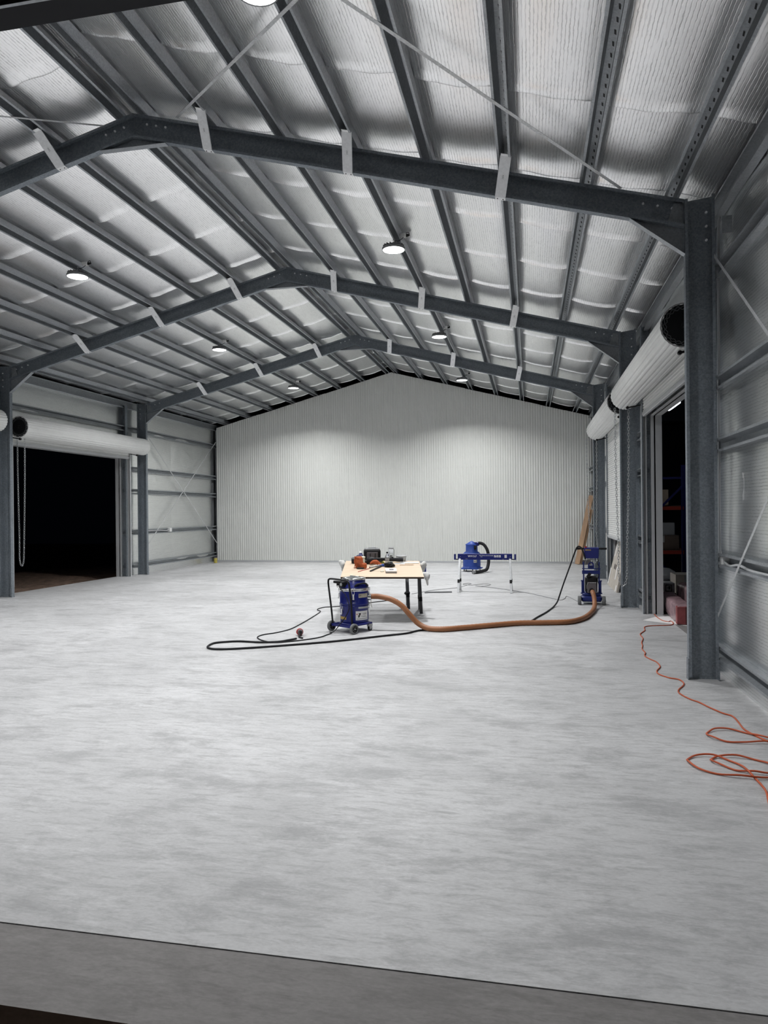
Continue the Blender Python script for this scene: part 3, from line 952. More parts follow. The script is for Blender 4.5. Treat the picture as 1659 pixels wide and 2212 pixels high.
for (x, y, lb) in LIGHTS:
    z = ztop(x)-0.158
    t = thing('high_bay_light', lb, 'light', (x, y, z), 0, 'high bay lights hung from the purlins')
    for nm, me in hb_meshes: link(nm, me, None, t)
    la = bpy.data.lights.new('lamp', 'AREA'); la.shape = 'DISK'; la.size = 0.29; la.energy = LAMP
    la.color = (0.985, 0.993, 1.0); la.spread = math.radians(138)
    lo = bpy.data.objects.new('lamp', la); C.objects.link(lo); lo.parent = t; lo.location = (0, 0, -0.0055)

# ------------------------------------------------------------------ electrical bits on the walls
t = thing('conduit_run', 'grey conduit with junction box clipped up the nearest right column', 'conduit', (1.735, 7.19, 1.1))
mb = MB(); mb.tube(smoothpath([(0.01, 0, 0.06), (0.008, 0, 0.3), (0.012, 0, 1.5), (0.02, 0, 3.0), (0.03, -0.01, 3.22), (0.07, -0.03, 3.34), (0.08, -0.05, 3.4)], 4), 0.0125, 8)
part('pipe', mb, 'pvc', t)
mb = MB(); mb.cyl((0.01, 0, 0.04), (0.01, 0, 0.10), 0.017, n=10); part('coupling', mb, 'pvc', t)
mb = MB(); mb.rbox(0.0, 0.075, -0.10, -0.03, -0.05, 0.055, 0.01); part('junction_box', mb, 'white', t)
mb = MB(); mb.tube(smoothpath([(0.03, -0.10, 0.0), (0.02, -0.3, -0.02), (0.015, -0.6, 0.01), (0.015, -1.0, -0.01), (0.015, -2.0, 0.0), (0.015, -4.6, 0.0)], 5), 0.0125, 8)
part('pipe', mb, 'pvc', t)
t = thing('power_outlet', 'white power outlet box on the left wall rail near the end wall', 'outlet', (WL+0.13, 18.78, 1.14))
mb = MB(); mb.rbox(-0.03, 0.04, -0.065, 0.065, -0.055, 0.055, 0.01); part('box', mb, 'white', t)
mb = MB(); mb.tube([(0, -0.06, 0), (0, -0.2, -0.02), (0, -0.5, 0), (0, -1.4, 0)], 0.012, 8); part('pipe', mb, 'pvc', t)

# ------------------------------------------------------------------ wheel helper (axis along local X)
def wheel(parent, pos, r, w, name='wheel', hubmat='black', tyremat='tyre', rz=0):
    m4 = Matrix.Rotation(PI/2, 4, 'Y')
    mb = MB(m4)
    mb.lathe([(r*0.66, -w/2), (r*0.92, -w/2), (r, -w*0.32), (r, w*0.32), (r*0.92, w/2), (r*0.66, w/2)], 28, True, False)
    ty = part(name, mb, tyremat, parent); ty.location = pos; ty.rotation_euler = (0, 0, rz)
    mb = MB(m4)
    mb.lathe([(0.002, -w*0.42), (r*0.60, -w*0.42), (r*0.68, -w*0.48), (r*0.68, w*0.48), (r*0.60, w*0.42), (0.002, w*0.42)], 24, True, True)
    part('hub', mb, hubmat, ty)
    mb = MB(m4)
    mb.cyl((0, 0, -w*0.62), (0, 0, w*0.62), r*0.13, n=10)
    for k in range(5):
        a = 2*PI*k/5
        mb.cyl((r*0.42*math.cos(a), r*0.42*math.sin(a), -w*0.45), (r*0.42*math.cos(a), r*0.42*math.sin(a), w*0.45), r*0.05, n=6)
    part('axle_cap', mb, 'steel', ty)['kind'] = 'stuff'
    return ty

# ------------------------------------------------------------------ industrial vacuum
# local frame: axle along X, rear (handle side) towards -Y
va = math.atan2(-0.24, 0.37)
vac = thing('industrial_vacuum', 'tall blue drum vacuum on wheels with black push handle beside the table', 'vacuum', (-2.335, 9.33, 0), va)
mb = MB()
mb.lathe([(0.168, 0.115), (0.188, 0.12), (0.192, 0.15), (0.192, 0.335), (0.197, 0.34), (0.197, 0.352), (0.192, 0.357)], 40, True)
low = part('lower_drum', mb, 'blue', vac)
mb = MB()
mb.lathe([(0.192, 0.357), (0.199, 0.362), (0.199, 0.385), (0.194, 0.39), (0.194, 0.545)], 40, True)
upd = part('upper_drum', mb, 'blue', vac)
mb = MB()
mb.lathe([(0.196, 0.545), (0.203, 0.548), (0.203, 0.562), (0.199, 0.566), (0.203, 0.570), (0.203, 0.583), (0.196, 0.586)], 40, True)
part('clamp_band', mb, 'chrome', vac)
mb = MB()
mb.lathe([(0.190, 0.586), (0.190, 0.600), (0.178, 0.606), (0.176, 0.625), (0.152, 0.640), (0.150, 0.690), (0.146, 0.694)], 40, True)
hd = part('motor_head', mb, 'blue', vac)
mb = MB()
mb.lathe([(0.150, 0.690), (0.156, 0.692), (0.156, 0.712), (0.140, 0.722), (0.06, 0.732), (0.005, 0.734)], 40, True)
part('top_cap', mb, 'chrome', vac)
mb = MB(); mb.tube(smoothpath([(-0.07, 0, 0.722), (-0.07, 0, 0.735), (0.07, 0, 0.735), (0.07, 0, 0.722)], 3), 0.005, 6); part('cap_bail', mb, 'chrome', vac)
# switch box and side grip on the head
mb = MB(); mb.rbox(-0.10, 0.03, -0.235, -0.13, 0.605, 0.675, 0.012); mb.rbox(-0.15, -0.02, -0.245, -0.18, 0.650, 0.682, 0.008)
sw = part('switch_box', mb, 'black', hd)
mb = MB(); mb.cyl((0.0, -0.24, 0.64), (0.0, -0.232, 0.64), 0.022, n=14); part('dial', mb, 'steel', sw)
mb = MB(); mb.box(-0.075, -0.03, -0.246, -0.24, 0.598, 0.622); part('sticker', mb, 'label', sw)
mb = MB(); mb.tube(smoothpath([(0.135, -0.11, 0.612), (0.165, -0.09, 0.64), (0.19, 0.02, 0.645), (0.16, 0.10, 0.612)], 4), 0.013, 8); part('side_grip', mb, 'black', hd)
# latches: wire bail and lever
for (a, zc, ow) in ((-0.82, 0.50, upd), (0.82, 0.50, upd), (-2.32, 0.50, upd), (-1.70, 0.30, low), (0.62, 0.30, low)):
    m4 = Matrix.Rotation(a, 4, 'Z')
    mb = MB(m4); r = 0.198
    mb.tube([(r, -0.014, zc), (r+0.012, -0.018, zc+0.05), (r+0.012, -0.014, zc+0.082), (r+0.012, 0.014, zc+0.082), (r+0.012, 0.018, zc+0.05), (r, 0.014, zc)], 0.0028, 6)
    mb.box(r-0.006, r+0.014, -0.013, 0.013, zc-0.045, zc+0.012)
    mb.box(r+0.004, r+0.020, -0.015, 0.015, zc-0.062, zc-0.042)
    part('latch', mb, 'chrome', ow)
# curved stickers
def band(r, a0, a1, z0, z1, n=10):
    mb = MB(); vs = []
    for i in range(n+1):
        a = a0+(a1-a0)*i/n
        for (rr, z) in ((r, z0), (r, z1), (r-0.003, z1), (r-0.003, z0)):
            vs.append((rr*math.cos(a), rr*math.sin(a), z))
    fs = []
    for i in range(n):
        for k in range(4):
            k2 = (k+1) % 4
            fs.append((4*i+k, 4*(i+1)+k, 4*(i+1)+k2, 4*i+k2))
    mb.add(vs, fs)
    return mb
def wrap_text(txt, size, r, ac, zc, parent, m='ink', sx=1.0):
    me = text_mesh(txt, size)
    for v in me.vertices:
        a = ac + v.co.x*sx/r
        z = zc + v.co.y
        v.co = Vector((r*math.cos(a), r*math.sin(a), z))
    me.materials.append(M[m])
    return link('lettering', me, None, parent)
a0, a1 = -1.02, 0.02
s1 = part('brand_sticker', band(0.1945, -0.66, 0.36, 0.165, 0.285, 14), 'label', low)
mb = MB()
def curved(mb, pts, r, ac, zc):
    vs = [(r*math.cos(ac+x/r), r*math.sin(ac+x/r), zc+z) for (x, z) in pts]
    mb.add(vs, [tuple(range(len(vs)))])
curved(mb, [(-0.038, 0.024), (-0.006, 0.022), (-0.034, -0.034), (-0.048, -0.034), (-0.048, -0.004), (-0.030, 0.004), (-0.044, 0.012)], 0.1955, -0.24, 0.235)
part('logo', mb, 'ink', s1)
mb = MB(); curved(mb, [(-0.075, 0.012), (-0.055, 0.020), (-0.062, -0.002)], 0.1955, -0.24, 0.235); part('logo', mb, 'red', s1)
wrap_text('FLOOR', 0.030, 0.1956, 0.02, 0.246, s1, sx=0.72)
for k in range(3):
    part('small_print', band(0.1955, (-0.28, -0.18, -0.60)[k], (0.14, 0.30, 0.30)[k], (0.214, 0.202, 0.178)[k], (0.219, 0.206, 0.186)[k], 8), 'grey', s1)
s2 = part('name_tape', band(0.1965, -0.45, 0.35, 0.462, 0.515, 12), 'tape', upd)
wrap_text('M', 0.034, 0.1975, -0.34, 0.485, s2)
part('serial_tape', band(0.1985, -0.47, 0.45, 0.318, 0.342, 12), 'silver', low)
part('gold_tape', band(0.1945, -2.0, -1.35, 0.172, 0.208, 10), 'gold', low)
# chassis, axle, wheels, castors
mb = MB()
mb.box(-0.20, 0.20, -0.235, -0.195, 0.075, 0.105); mb.box(-0.17, -0.13, -0.22, 0.12, 0.088, 0.118); mb.box(0.13, 0.17, -0.22, 0.12, 0.088, 0.118)
mb.lathe([(0.21, 0.105), (0.215, 0.112), (0.20, 0.122), (0.19, 0.124)], 36)
mb.box(-0.18, 0.18, 0.10, 0.16, 0.09, 0.118)
part('chassis', mb, 'blue', vac)
for sx in (-1, 1):
    wheel(vac, (sx*0.222, -0.215, 0.070), 0.070, 0.036)
    mb = MB(); mb.box(sx*0.16-0.022, sx*0.16+0.022, 0.10, 0.165, 0.062, 0.095); mb.box(sx*0.16-0.022, sx*0.16-0.016, 0.11, 0.155, 0.03, 0.07); mb.box(sx*0.16+0.016, sx*0.16+0.022, 0.11, 0.155, 0.03, 0.07)
    f = part('castor_fork', mb, 'steel', vac)
    wheel(f, (sx*0.16, 0.135, 0.036), 0.036, 0.026, 'castor_wheel', 'grey', 'rubber')
mb = MB()
mb.tube(smoothpath([(-0.195, -0.215, 0.09), (-0.20, -0.235, 0.30), (-0.205, -0.275, 0.60), (-0.20, -0.285, 0.675), (-0.175, -0.29, 0.705), (-0.10, -0.29, 0.712), (0.12, -0.285, 0.706), (0.17, -0.275, 0.69), (0.19, -0.265, 0.64), (0.19, -0.235, 0.40), (0.185, -0.22, 0.25), (0.185, -0.215, 0.09)], 5), 0.0125, 10)
part('push_handle', mb, 'black', vac)
# inlet and grey cloth tail
m4 = Matrix.Rotation(0.62, 4, 'Z')
mb = MB(m4); mb.cyl((0.185, 0, 0.452), (0.235, 0, 0.452), 0.041, n=18); part('inlet', mb, 'chrome', vac)
mb = MB(m4); mb.tube(smoothpath([(0.21, 0.03, 0.50), (0.225, 0.04, 0.44), (0.22, 0.045, 0.36), (0.235, 0.05, 0.31)], 4), 0.004, 6); part('tie_cord', mb, 'cream', vac)
mb = MB()
mb.tube(smoothpath([(-0.04, -0.24, 0.615), (0.02, -0.25, 0.57), (0.10, -0.245, 0.50), (0.16, -0.24, 0.36), (0.12, -0.26, 0.24), (0.03, -0.29, 0.12), (-0.06, -0.32, 0.02), (-0.12, -0.34, 0.008)], 6), 0.006, 7)
part('power_lead', mb, 'rubber', vac)

# ------------------------------------------------------------------ suction hose to the grinder
hp = [(-2.17, 9.40, 0.452), (-2.08, 9.41, 0.455), (-1.99, 9.40, 0.452), (-1.84, 9.40, 0.418), (-1.70, 9.41, 0.336), (-1.59, 9.42, 0.211), (-1.476, 9.43, 0.095), (-1.333, 9.40, 0.040),
      (-1.122, 9.40, 0.037), (-0.895, 9.548, 0.037), (-0.544, 9.80, 0.037), (-0.173, 10.05, 0.037), (0.206, 10.146, 0.037), (0.525, 10.275, 0.037), (0.742, 10.65, 0.037), (0.90, 11.25, 0.037), (0.985, 11.75, 0.045), (1.01, 11.98, 0.10), (1.01, 12.10, 0.19), (0.998, 12.24, 0.245)]
path = smoothpath(hp, 14)
rad = [0.0365 + 0.0012*(1 if i % 2 else -1) for i in range(len(path))]
mb = MB(); mb.tube(path, rad, 12)
solo('suction_hose', mb, 'hose', 'thick tan suction hose running from the vacuum across the floor to the grinder', 'hose')

# ------------------------------------------------------------------ floor grinder
gr = thing('floor_grinder', 'blue upright floor grinder with black handlebar, parked by the right column', 'floor grinder', (1.0, 12.42, 0), math.radians(-3))
mb = MB(); mb.rbox(-0.17, 0.17, -0.02, 0.36, 0.05, 0.145, 0.05); mb.rbox(-0.15, 0.15, 0.02, 0.33, 0.145, 0.19, 0.05)
part('grinding_shroud', mb, 'navy', gr)
mb = MB(); mb.box(-0.15, 0.15, 0.0, 0.05, 0.05, 0.10); mb.cyl((-0.215, 0.02, 0.075), (0.215, 0.02, 0.075), 0.014, n=10)
part('axle_beam', mb, 'black', gr)
for sx in (-1, 1): wheel(gr, (sx*0.195, 0.0, 0.075), 0.075, 0.058, 'wheel', 'black', 'tyre')
mb = MB(); mb.rbox(-0.105, 0.10, 0.04, 0.24, 0.19, 0.475, 0.06, 5)
mo = part('motor', mb, 'black', gr)
mb = MB(); mb.add([(-0.07, -0.02, 0.20), (0.085, -0.02, 0.20), (0.085, 0.08, 0.20), (-0.07, 0.08, 0.20), (-0.062, 0.0, 0.36), (0.075, 0.0, 0.36), (0.085, 0.08, 0.40), (-0.07, 0.08, 0.40)],
                  [(0,3,2,1),(4,5,6,7),(0,1,5,4),(1,2,6,5),(2,3,7,6),(3,0,4,7)])
part('terminal_cover', mb, 'mauve', gr, 0.008)
mb = MB(); mb.tube([(-0.075, -0.012, 0.27), (-0.075, -0.01, 0.33), (-0.055, -0.008, 0.372), (0.075, -0.008, 0.372)], 0.004, 5); part('cover_trim', mb, 'silver', gr)
mb = MB(); mb.cyl((0, -0.06, 0.235), (0, 0.04, 0.245), 0.042, n=18); part('dust_port', mb, 'black', gr)
for sx in (-1, 1):
    mb = MB(); mb.cyl((sx*0.125, 0.10, 0.14), (sx*0.125, 0.05, 0.72), 0.0125, n=10); part('upright', mb, 'navy', gr)
    mb = MB(); mb.cyl((sx*0.145, 0.09, 0.19), (sx*0.145, 0.09, 0.40), 0.018, n=12); mb.cyl((sx*0.145, 0.09, 0.39), (sx*0.145, 0.09, 0.405), 0.028, n=12)
    mb.cyl((sx*0.145-0.03, 0.09, 0.185), (sx*0.145+0.03, 0.09, 0.185), 0.011, n=8)
    part('spring_leg', mb, 'navy', gr)
mb = MB(); mb.box(-0.15, 0.14, 0.045, 0.075, 0.515, 0.575); part('cross_panel', mb, 'navy', gr)
mb = MB(); mb.box(-0.15, 0.15, 0.045, 0.07, 0.598, 0.612); mb.box(-0.055, 0.045, 0.05, 0.066, 0.60, 0.66); part('cross_bar', mb, 'navy', gr)
mb = MB(Matrix.Translation((-0.005, 0.058, 0.672)) @ Matrix.Rotation(PI/2, 4, 'X'))
mb.lathe([(0.026, -0.012), (0.046, -0.012), (0.046, 0.012), (0.026, 0.012), (0.026, -0.012)], 24, True, False); part('lifting_eye', mb, 'blue', gr)
mb = MB(); mb.strip((-0.06, 0.06, 0.46), (-0.02, 0.06, 0.53), 0.06, 0.05, (0, 1, 0)); part('bracket', mb, 'black', gr)
mb = MB(); mb.tube(smoothpath([(-0.10, 0.05, 0.66), (-0.09, 0.05, 0.72), (-0.05, 0.05, 0.755), (0.05, 0.05, 0.755), (0.08, 0.05, 0.72), (0.085, 0.05, 0.68)], 4), 0.006, 6); part('wire_bail', mb, 'grey', gr)
mb = MB(); mb.add([(-0.115, 0.0, 0.78), (0.118, 0.0, 0.78), (0.118, 0.11, 0.78), (-0.115, 0.11, 0.78), (-0.118, -0.03, 0.955), (0.125, -0.03, 0.955), (0.125, 0.10, 0.965), (-0.118, 0.10, 0.965)],
                  [(0,3,2,1),(4,5,6,7),(0,1,5,4),(1,2,6,5),(2,3,7,6),(3,0,4,7)])
cb = part('control_box', mb, 'blue', gr, 0.008)
mb = MB(); mb.add([(-0.098, -0.0235, 0.915), (-0.005, -0.0235, 0.915), (-0.005, -0.0265, 0.935), (-0.098, -0.0265, 0.935)], [(0,1,2,3)]); part('name_strip', mb, 'gold', cb)
mb = MB(); mb.cyl((-0.085, 0.03, 0.955), (-0.085, 0.03, 0.985), 0.017, n=12); part('stop_button', mb, 'red', cb)
mb = MB(); mb.cyl((0.12, 0.02, 0.945), (0.245, 0.02, 0.945), 0.015, n=12); mb.cyl((-0.245, 0.02, 0.945), (-0.11, 0.02, 0.945), 0.015, n=12)
mb.cyl((0.15, 0.02, 0.945), (0.25, 0.02, 0.945), 0.0175, n=12); mb.cyl((-0.25, 0.02, 0.945), (-0.17, 0.02, 0.945), 0.0185, n=12)
part('handlebar', mb, 'black', gr)
mb = MB(); mb.tube(smoothpath([(0.10, 0.05, 0.785), (0.115, 0.045, 0.74), (0.095, 0.04, 0.70), (0.12, 0.05, 0.64), (0.09, 0.05, 0.58), (0.12, 0.06, 0.50), (0.10, 0.06, 0.42), (0.12, 0.07, 0.34)], 5), 0.006, 6)
part('control_lead', mb, 'black', gr)

# ------------------------------------------------------------------ cables on the floor
def cable(name, pts, z, r, m, label, extra_parts=None, k=5, tail=None):
    P = [(x, y, z) for (x, y) in pts] + (tail or [])
    mb = MB(); mb.tube(smoothpath(P, k), r, 8)
    return solo(name, mb, m, label, 'cable')
bc = [(-2.9, 8.564), (-2.955, 8.458), (-3.055, 8.316), (-3.271, 8.252), (-3.523, 8.276), (-3.682, 8.221), (-3.802, 8.109), (-3.782, 7.901), (-3.714, 7.795), (-3.591, 7.757), (-3.387, 7.817), (-2.96, 8.056), (-2.48, 8.372), (-2.19, 8.606), (-1.843, 8.924), (-1.60, 9.14), (-1.46, 9.40), (-1.30, 9.475), (-1.1, 9.475), (-0.90, 9.625), (-0.561, 9.87), (-0.25, 10.09), (-0.03, 10.35), (0.10, 10.85), (0.232, 11.356), (0.356, 11.965)]
cable('grinder_lead', bc, 0.012, 0.0125, 'rubber', 'thick black power lead looped on the floor and rising to the grinder handlebar',
      tail=[(0.43, 12.2, 0.07), (0.47, 12.25, 0.17), (0.539, 12.3, 0.365), (0.646, 12.35, 0.65), (0.73, 12.38, 0.885), (0.775, 12.4, 0.975), (0.83, 12.39, 0.968), (0.868, 12.36, 0.88), (0.90, 12.36, 0.77)])
vc = [(-3.288, 11.556), (-3.396, 11.483), (-3.439, 11.306), (-3.406, 11.143), (-3.313, 10.993), (-3.266, 10.538), (-3.229, 9.851), (-3.221, 9.318), (-3.27, 9.082), (-3.342, 8.924), (-3.425, 8.805), (-3.446, 8.662), (-3.401, 8.534), (-3.276, 8.389), (-3.105, 8.288), (-2.974, 8.339), (-2.767, 8.53), (-2.642, 8.714), (-2.60, 8.90), (-2.575, 9.06)]
vc = [(-2.36, 12.66), (-2.46, 12.55), (-2.60, 12.40), (-2.85, 12.05), (-3.10, 11.72)] + vc
cable('vacuum_lead', vc, 0.0075, 0.0075, 'rubber', 'thin black lead wandering over the floor behind and left of the vacuum')
tc = [(-2.255, 13.6), (-2.11, 13.9), (-1.924, 14.3), (-1.52, 14.756), (-1.37, 15.236), (-1.275, 15.637), (-1.363, 15.728), (-1.446, 15.519), (-1.231, 15.347), (-1.005, 15.667), (-0.845, 15.487), (-0.975, 15.185), (-1.15, 15.2), (-0.815, 14.927), (-0.33, 14.376), (0.028, 13.86), (0.355, 13.243), (0.508, 12.991), (0.597, 13.205), (0.647, 13.563), (0.752, 13.088), (0.80, 12.75)]
cable('thin_lead', tc, 0.005, 0.005, 'grey', 'thin grey lead curling on the floor behind the blue sawhorse')
mb = MB(Matrix.Translation((-2.33, 13.52, 0.0)) @ Matrix.Rotation(0.9, 4, 'Z')); mb.rbox(-0.05, 0.05, -0.03, 0.03, 0.0, 0.055, 0.015)
mb.cyl((-0.07, 0, 0.028), (-0.04, 0, 0.028), 0.014, n=8)
solo('lead_connector', mb, 'black', 'small black lead connector lying on the floor behind the table legs', 'connector')
# red plug of the grinder lead
pr = thing('three_phase_plug', 'red round industrial plug standing on the floor left of the vacuum', 'plug', (-2.95, 8.86, 0.046), math.radians(25))
m4 = Matrix.Rotation(math.radians(82), 4, 'X')
mb = MB(m4); mb.lathe([(0.030, -0.045), (0.043, -0.04), (0.046, -0.02), (0.046, 0.0), (0.040, 0.012)], 20); part('collar', mb, 'red', pr)
mb = MB(m4); mb.lathe([(0.036, 0.010), (0.033, 0.055), (0.024, 0.075)], 18); part('body', mb, 'mauve', pr)
mb = MB(m4); mb.lathe([(0.020, 0.074), (0.018, 0.10), (0.012, 0.125)], 12); part('gland', mb, 'black', pr)
mb = MB(); mb.tube(smoothpath([(-0.0, -0.11, 0.0), (-0.03, -0.15, -0.03), (-0.02, -0.22, -0.036), (0.0, -0.27, -0.036)], 4), 0.0115, 8); part('lead_end', mb, 'rubber', pr)
# orange extension lead
ext = [(1.833, 11.388), (1.82, 11.147), (1.836, 10.787), (1.90, 10.667), (1.945, 10.74), (1.945, 10.549), (1.885, 10.373), (1.755, 10.315), (1.595, 10.252), (1.509, 10.16), (1.48, 10.002), (1.463, 9.85), (1.394, 9.66), (1.356, 9.515), (1.35, 9.247), (1.292, 8.955), (1.271, 8.744), (1.236, 8.541), (1.239, 8.326), (1.206, 8.141), (1.237, 7.974), (1.276, 7.839), (1.274, 7.614), (1.21, 7.413), (1.203, 7.27), (1.27, 7.126), (1.349, 7.064), (1.361, 6.92), (1.331, 6.811), (1.268, 6.665), (1.25, 6.533), (1.296, 6.356), (1.348, 6.262), (1.389, 6.128), (1.452, 5.965), (1.505, 5.885), (1.506, 5.727), (1.497, 5.575), (1.511, 5.479), (1.545, 5.369), (1.588, 5.266), (1.66, 5.17), (1.72, 5.22), (1.667, 5.289), (1.549, 5.38), (1.482, 5.463), (1.39, 5.524), (1.29, 5.495), (1.226, 5.429), (1.204, 5.362), (1.228, 5.293), (1.303, 5.236), (1.417, 5.226), (1.569, 5.253), (1.69, 5.20), (1.74, 5.0), (1.62, 4.74), (1.498, 4.675), (1.382, 4.639), (1.308, 4.642), (1.213, 4.671), (1.142, 4.755), (1.103, 4.798), (1.116, 4.851), (1.17, 4.904), (1.279, 4.924), (1.379, 4.889), (1.438, 4.824), (1.492, 4.737), (1.429, 4.617), (1.334, 4.556), (1.208, 4.555), (1.088, 4.587), (0.997, 4.649), (0.958, 4.756), (0.97, 4.826), (1.038, 4.899), (1.137, 4.907), (1.218, 4.844), (1.261, 4.752), (1.272, 4.651), (1.286, 4.562), (1.285, 4.432), (1.275, 4.314), (1.249, 4.181), (1.218, 4.027), (1.19, 3.8)]
P = smoothpath([(x, y, 0.0065 + (0.006*(i % 3) if i > 40 else 0)) for i, (x, y) in enumerate(ext)], 5)
mb = MB(); mb.tube(P, 0.0062, 8)
solo('extension_lead', mb, 'orange_cord', 'orange extension lead snaking past the right column into loose coils', 'cable')

# ------------------------------------------------------------------ sawhorses
def sawhorse(name, label, M4, beam_mat, leg_mat, group, detail=False, L=1.215):
    """beam along local X, centred; local Y across"""
    t = thing(name, label, 'sawhorse', group=group, mat4=M4)
    h0, h1 = 0.630, 0.748
    mb = MB()
    b0 = L/2-0.075
    mb.box(-b0, b0, -0.035, 0.035, h0, h1)
    bm_ = part('beam', mb, beam_mat, t, 0.004)
    for s in (-1, 1):
        mb = MB(); a, b = sorted((s*(L/2-0.034), s*(L/2)))
        mb.box(a, b, -0.036, 0.036, h0, h1-0.006)
        part('end_stop', mb, beam_mat, bm_, 0.003)
        mb = MB(); a, b = sorted((s*b0, s*(L/2-0.03))); mb.box(a, b, -0.03, 0.03, h0, h0+0.016); part('end_tray', mb, 'black', bm_)
        for d in (-1, 1):
            mb = MB()
            top = Vector((s*(L/2-0.115), d*0.028, h0+0.02)); bot = Vector((s*(L/2-0.095)+(0.0 if d < 0 else 0.0), d*0.235, 0.0))
            top.x -= 0; 
            mb.strip(top, bot, 0.050 if leg_mat == 'dark_leg' else 0.040, 0.028, (1, 0, 0))
            lg = part('leg', mb, leg_mat, t)
            mb = MB(); p = top.lerp(bot, 0.62); q = top.lerp(bot, 0.72)
            mb.strip(p, q, 0.054 if leg_mat == 'dark_leg' else 0.044, 0.036, (1, 0, 0)); part('leg_lock', mb, 'black', lg)
            mb = MB(); c = top.lerp(bot, 0.985); mb.strip(top.lerp(bot, 0.955), bot, 0.042, 0.030, (1, 0, 0)); part('foot', mb, leg_mat, lg)
    if detail:
        def put(txt, x, z, size, m='paper', sx=1):
            me = text_mesh(txt, size); me.materials.append(M[m])
            o = link('lettering', me, None, bm_); o.location = (x, -0.0356, z); o.rotation_euler = (PI/2, 0, 0); o.scale = (sx, 1, 1)
        put('WOLF', -0.225, 0.700, 0.056, sx=0.85)
        mb = MB(); y = -0.0357
        def pl(pts): mb.add([(x, y, z) for (x, z) in pts], [tuple(range(len(pts)))])
        pl([(-0.335, 0.722), (-0.320, 0.716), (-0.312, 0.690), (-0.316, 0.682)]); pl([(-0.285, 0.722), (-0.300, 0.716), (-0.308, 0.690), (-0.304, 0.682)]); pl([(-0.318, 0.712), (-0.302, 0.712), (-0.310, 0.694)])
        part('logo', mb, 'paper', bm_)
        put('FOLDING SAWHORSE', 0.03, 0.712, 0.0275)
        mb = MB(); pl([(-0.083, 0.684), (-0.045, 0.684), (-0.045, 0.692), (-0.083, 0.692)]); part('small_print', mb, 'silver', bm_)
        for k in range(3):
            x0 = 0.183+0.047*k
            mb = MB(); pl([(x0, 0.680), (x0+0.036, 0.680), (x0+0.036, 0.722), (x0, 0.722)]); ic = part('icon', mb, 'paper', bm_)
            mb = MB(); y = -0.0362
            if k == 0: pl([(x0+0.006, 0.686), (x0+0.014, 0.686), (x0+0.02, 0.704), (x0+0.012, 0.704)]); pl([(x0+0.022, 0.708), (x0+0.031, 0.708), (x0+0.031, 0.717), (x0+0.022, 0.717)])
            if k == 1: pl([(x0+0.004, 0.706), (x0+0.030, 0.706), (x0+0.030, 0.711), (x0+0.004, 0.711)]); pl([(x0+0.012, 0.686), (x0+0.03, 0.686), (x0+0.03, 0.695), (x0+0.012, 0.695)])
            if k == 2: pl([(x0+0.006, 0.698), (x0+0.030, 0.698), (x0+0.030, 0.703), (x0+0.006, 0.703)]); pl([(x0+0.015, 0.686), (x0+0.021, 0.686), (x0+0.021, 0.698), (x0+0.015, 0.698)])
            part('icon_mark', mb, 'horse_blue', ic); y = -0.0357
        mb = MB(); pl([(0.385, 0.668), (0.430, 0.668), (0.430, 0.730), (0.385, 0.730)]); part('blank_label', mb, 'label', bm_)
        mb = MB(); pl([(-0.385, 0.645), (-0.345, 0.643), (-0.33, 0.648), (-0.375, 0.652)]); pl([(0.335, 0.644), (0.375, 0.642), (0.36, 0.650)]); part('paint_chip', mb, 'silver', bm_)
        mb = MB()
        for (x, z) in ((-0.50, 0.665), (-0.48, 0.69), (0.475, 0.665), (0.495, 0.69)): mb.cyl((x, -0.036, z), (x, -0.041, z), 0.006, n=8)
        part('rivet', mb, 'steel', bm_)
    return t
sawhorse('sawhorse', 'blue folding sawhorse with white lettering standing alone near the end wall', Matrix.Translation((-0.885, 14.2, 0)), 'horse_blue', 'horse_leg', 'sawhorses', True)
ub = math.atan2(0.2004, 0.9797)
sawhorse('sawhorse', 'front dark sawhorse under the plywood table, its right legs showing', Matrix.Translation((-2.225, 11.165, -0.0)) @ Matrix.Rotation(ub, 4, 'Z'), 'horse_blue', 'dark_leg', 'sawhorses', L=1.20)
sawhorse('sawhorse', 'rear dark sawhorse under the plywood table, half hidden behind the front one', Matrix.Translation((-2.51, 11.66, 0)) @ Matrix.Rotation(ub, 4, 'Z'), 'horse_blue', 'dark_leg', 'sawhorses', L=1.20)

# ------------------------------------------------------------------ plywood table top and everything on it
O0 = Vector((-2.668, 9.865, 0.673)); EU = Vector((0.97965, 0.20044, -0.01002)).normalized()
EN = Vector((0.02765, -0.08533, 0.99597)).normalized(); EV = EN.cross(EU)
BW, BL = 1.197, 1.456
def TB(u, v, w=0.0, rz=0.0):
    p = O0 + EU*u + EV*v + EN*w
    m = Matrix(((EU.x, EV.x, EN.x, p.x), (EU.y, EV.y, EN.y, p.y), (EU.z, EV.z, EN.z, p.z), (0, 0, 0, 1)))
    return m @ Matrix.Rotation(rz, 4, 'Z')
tb = thing('table_top', 'bare plywood sheet laid over sawhorses as a work table', 'table', mat4=TB(BW/2, BL/2, -0.019))
mb = MB(); mb.box(-BW/2, BW/2, -BL/2, BL/2, 0.013, 0.018); part('face_veneer', mb, 'ply', tb)
mb = MB(); mb.box(-BW/2+0.001, BW/2-0.001, -BL/2+0.001, BL/2-0.001, -0.010, 0.013); part('core', mb, 'ply_edge', tb)
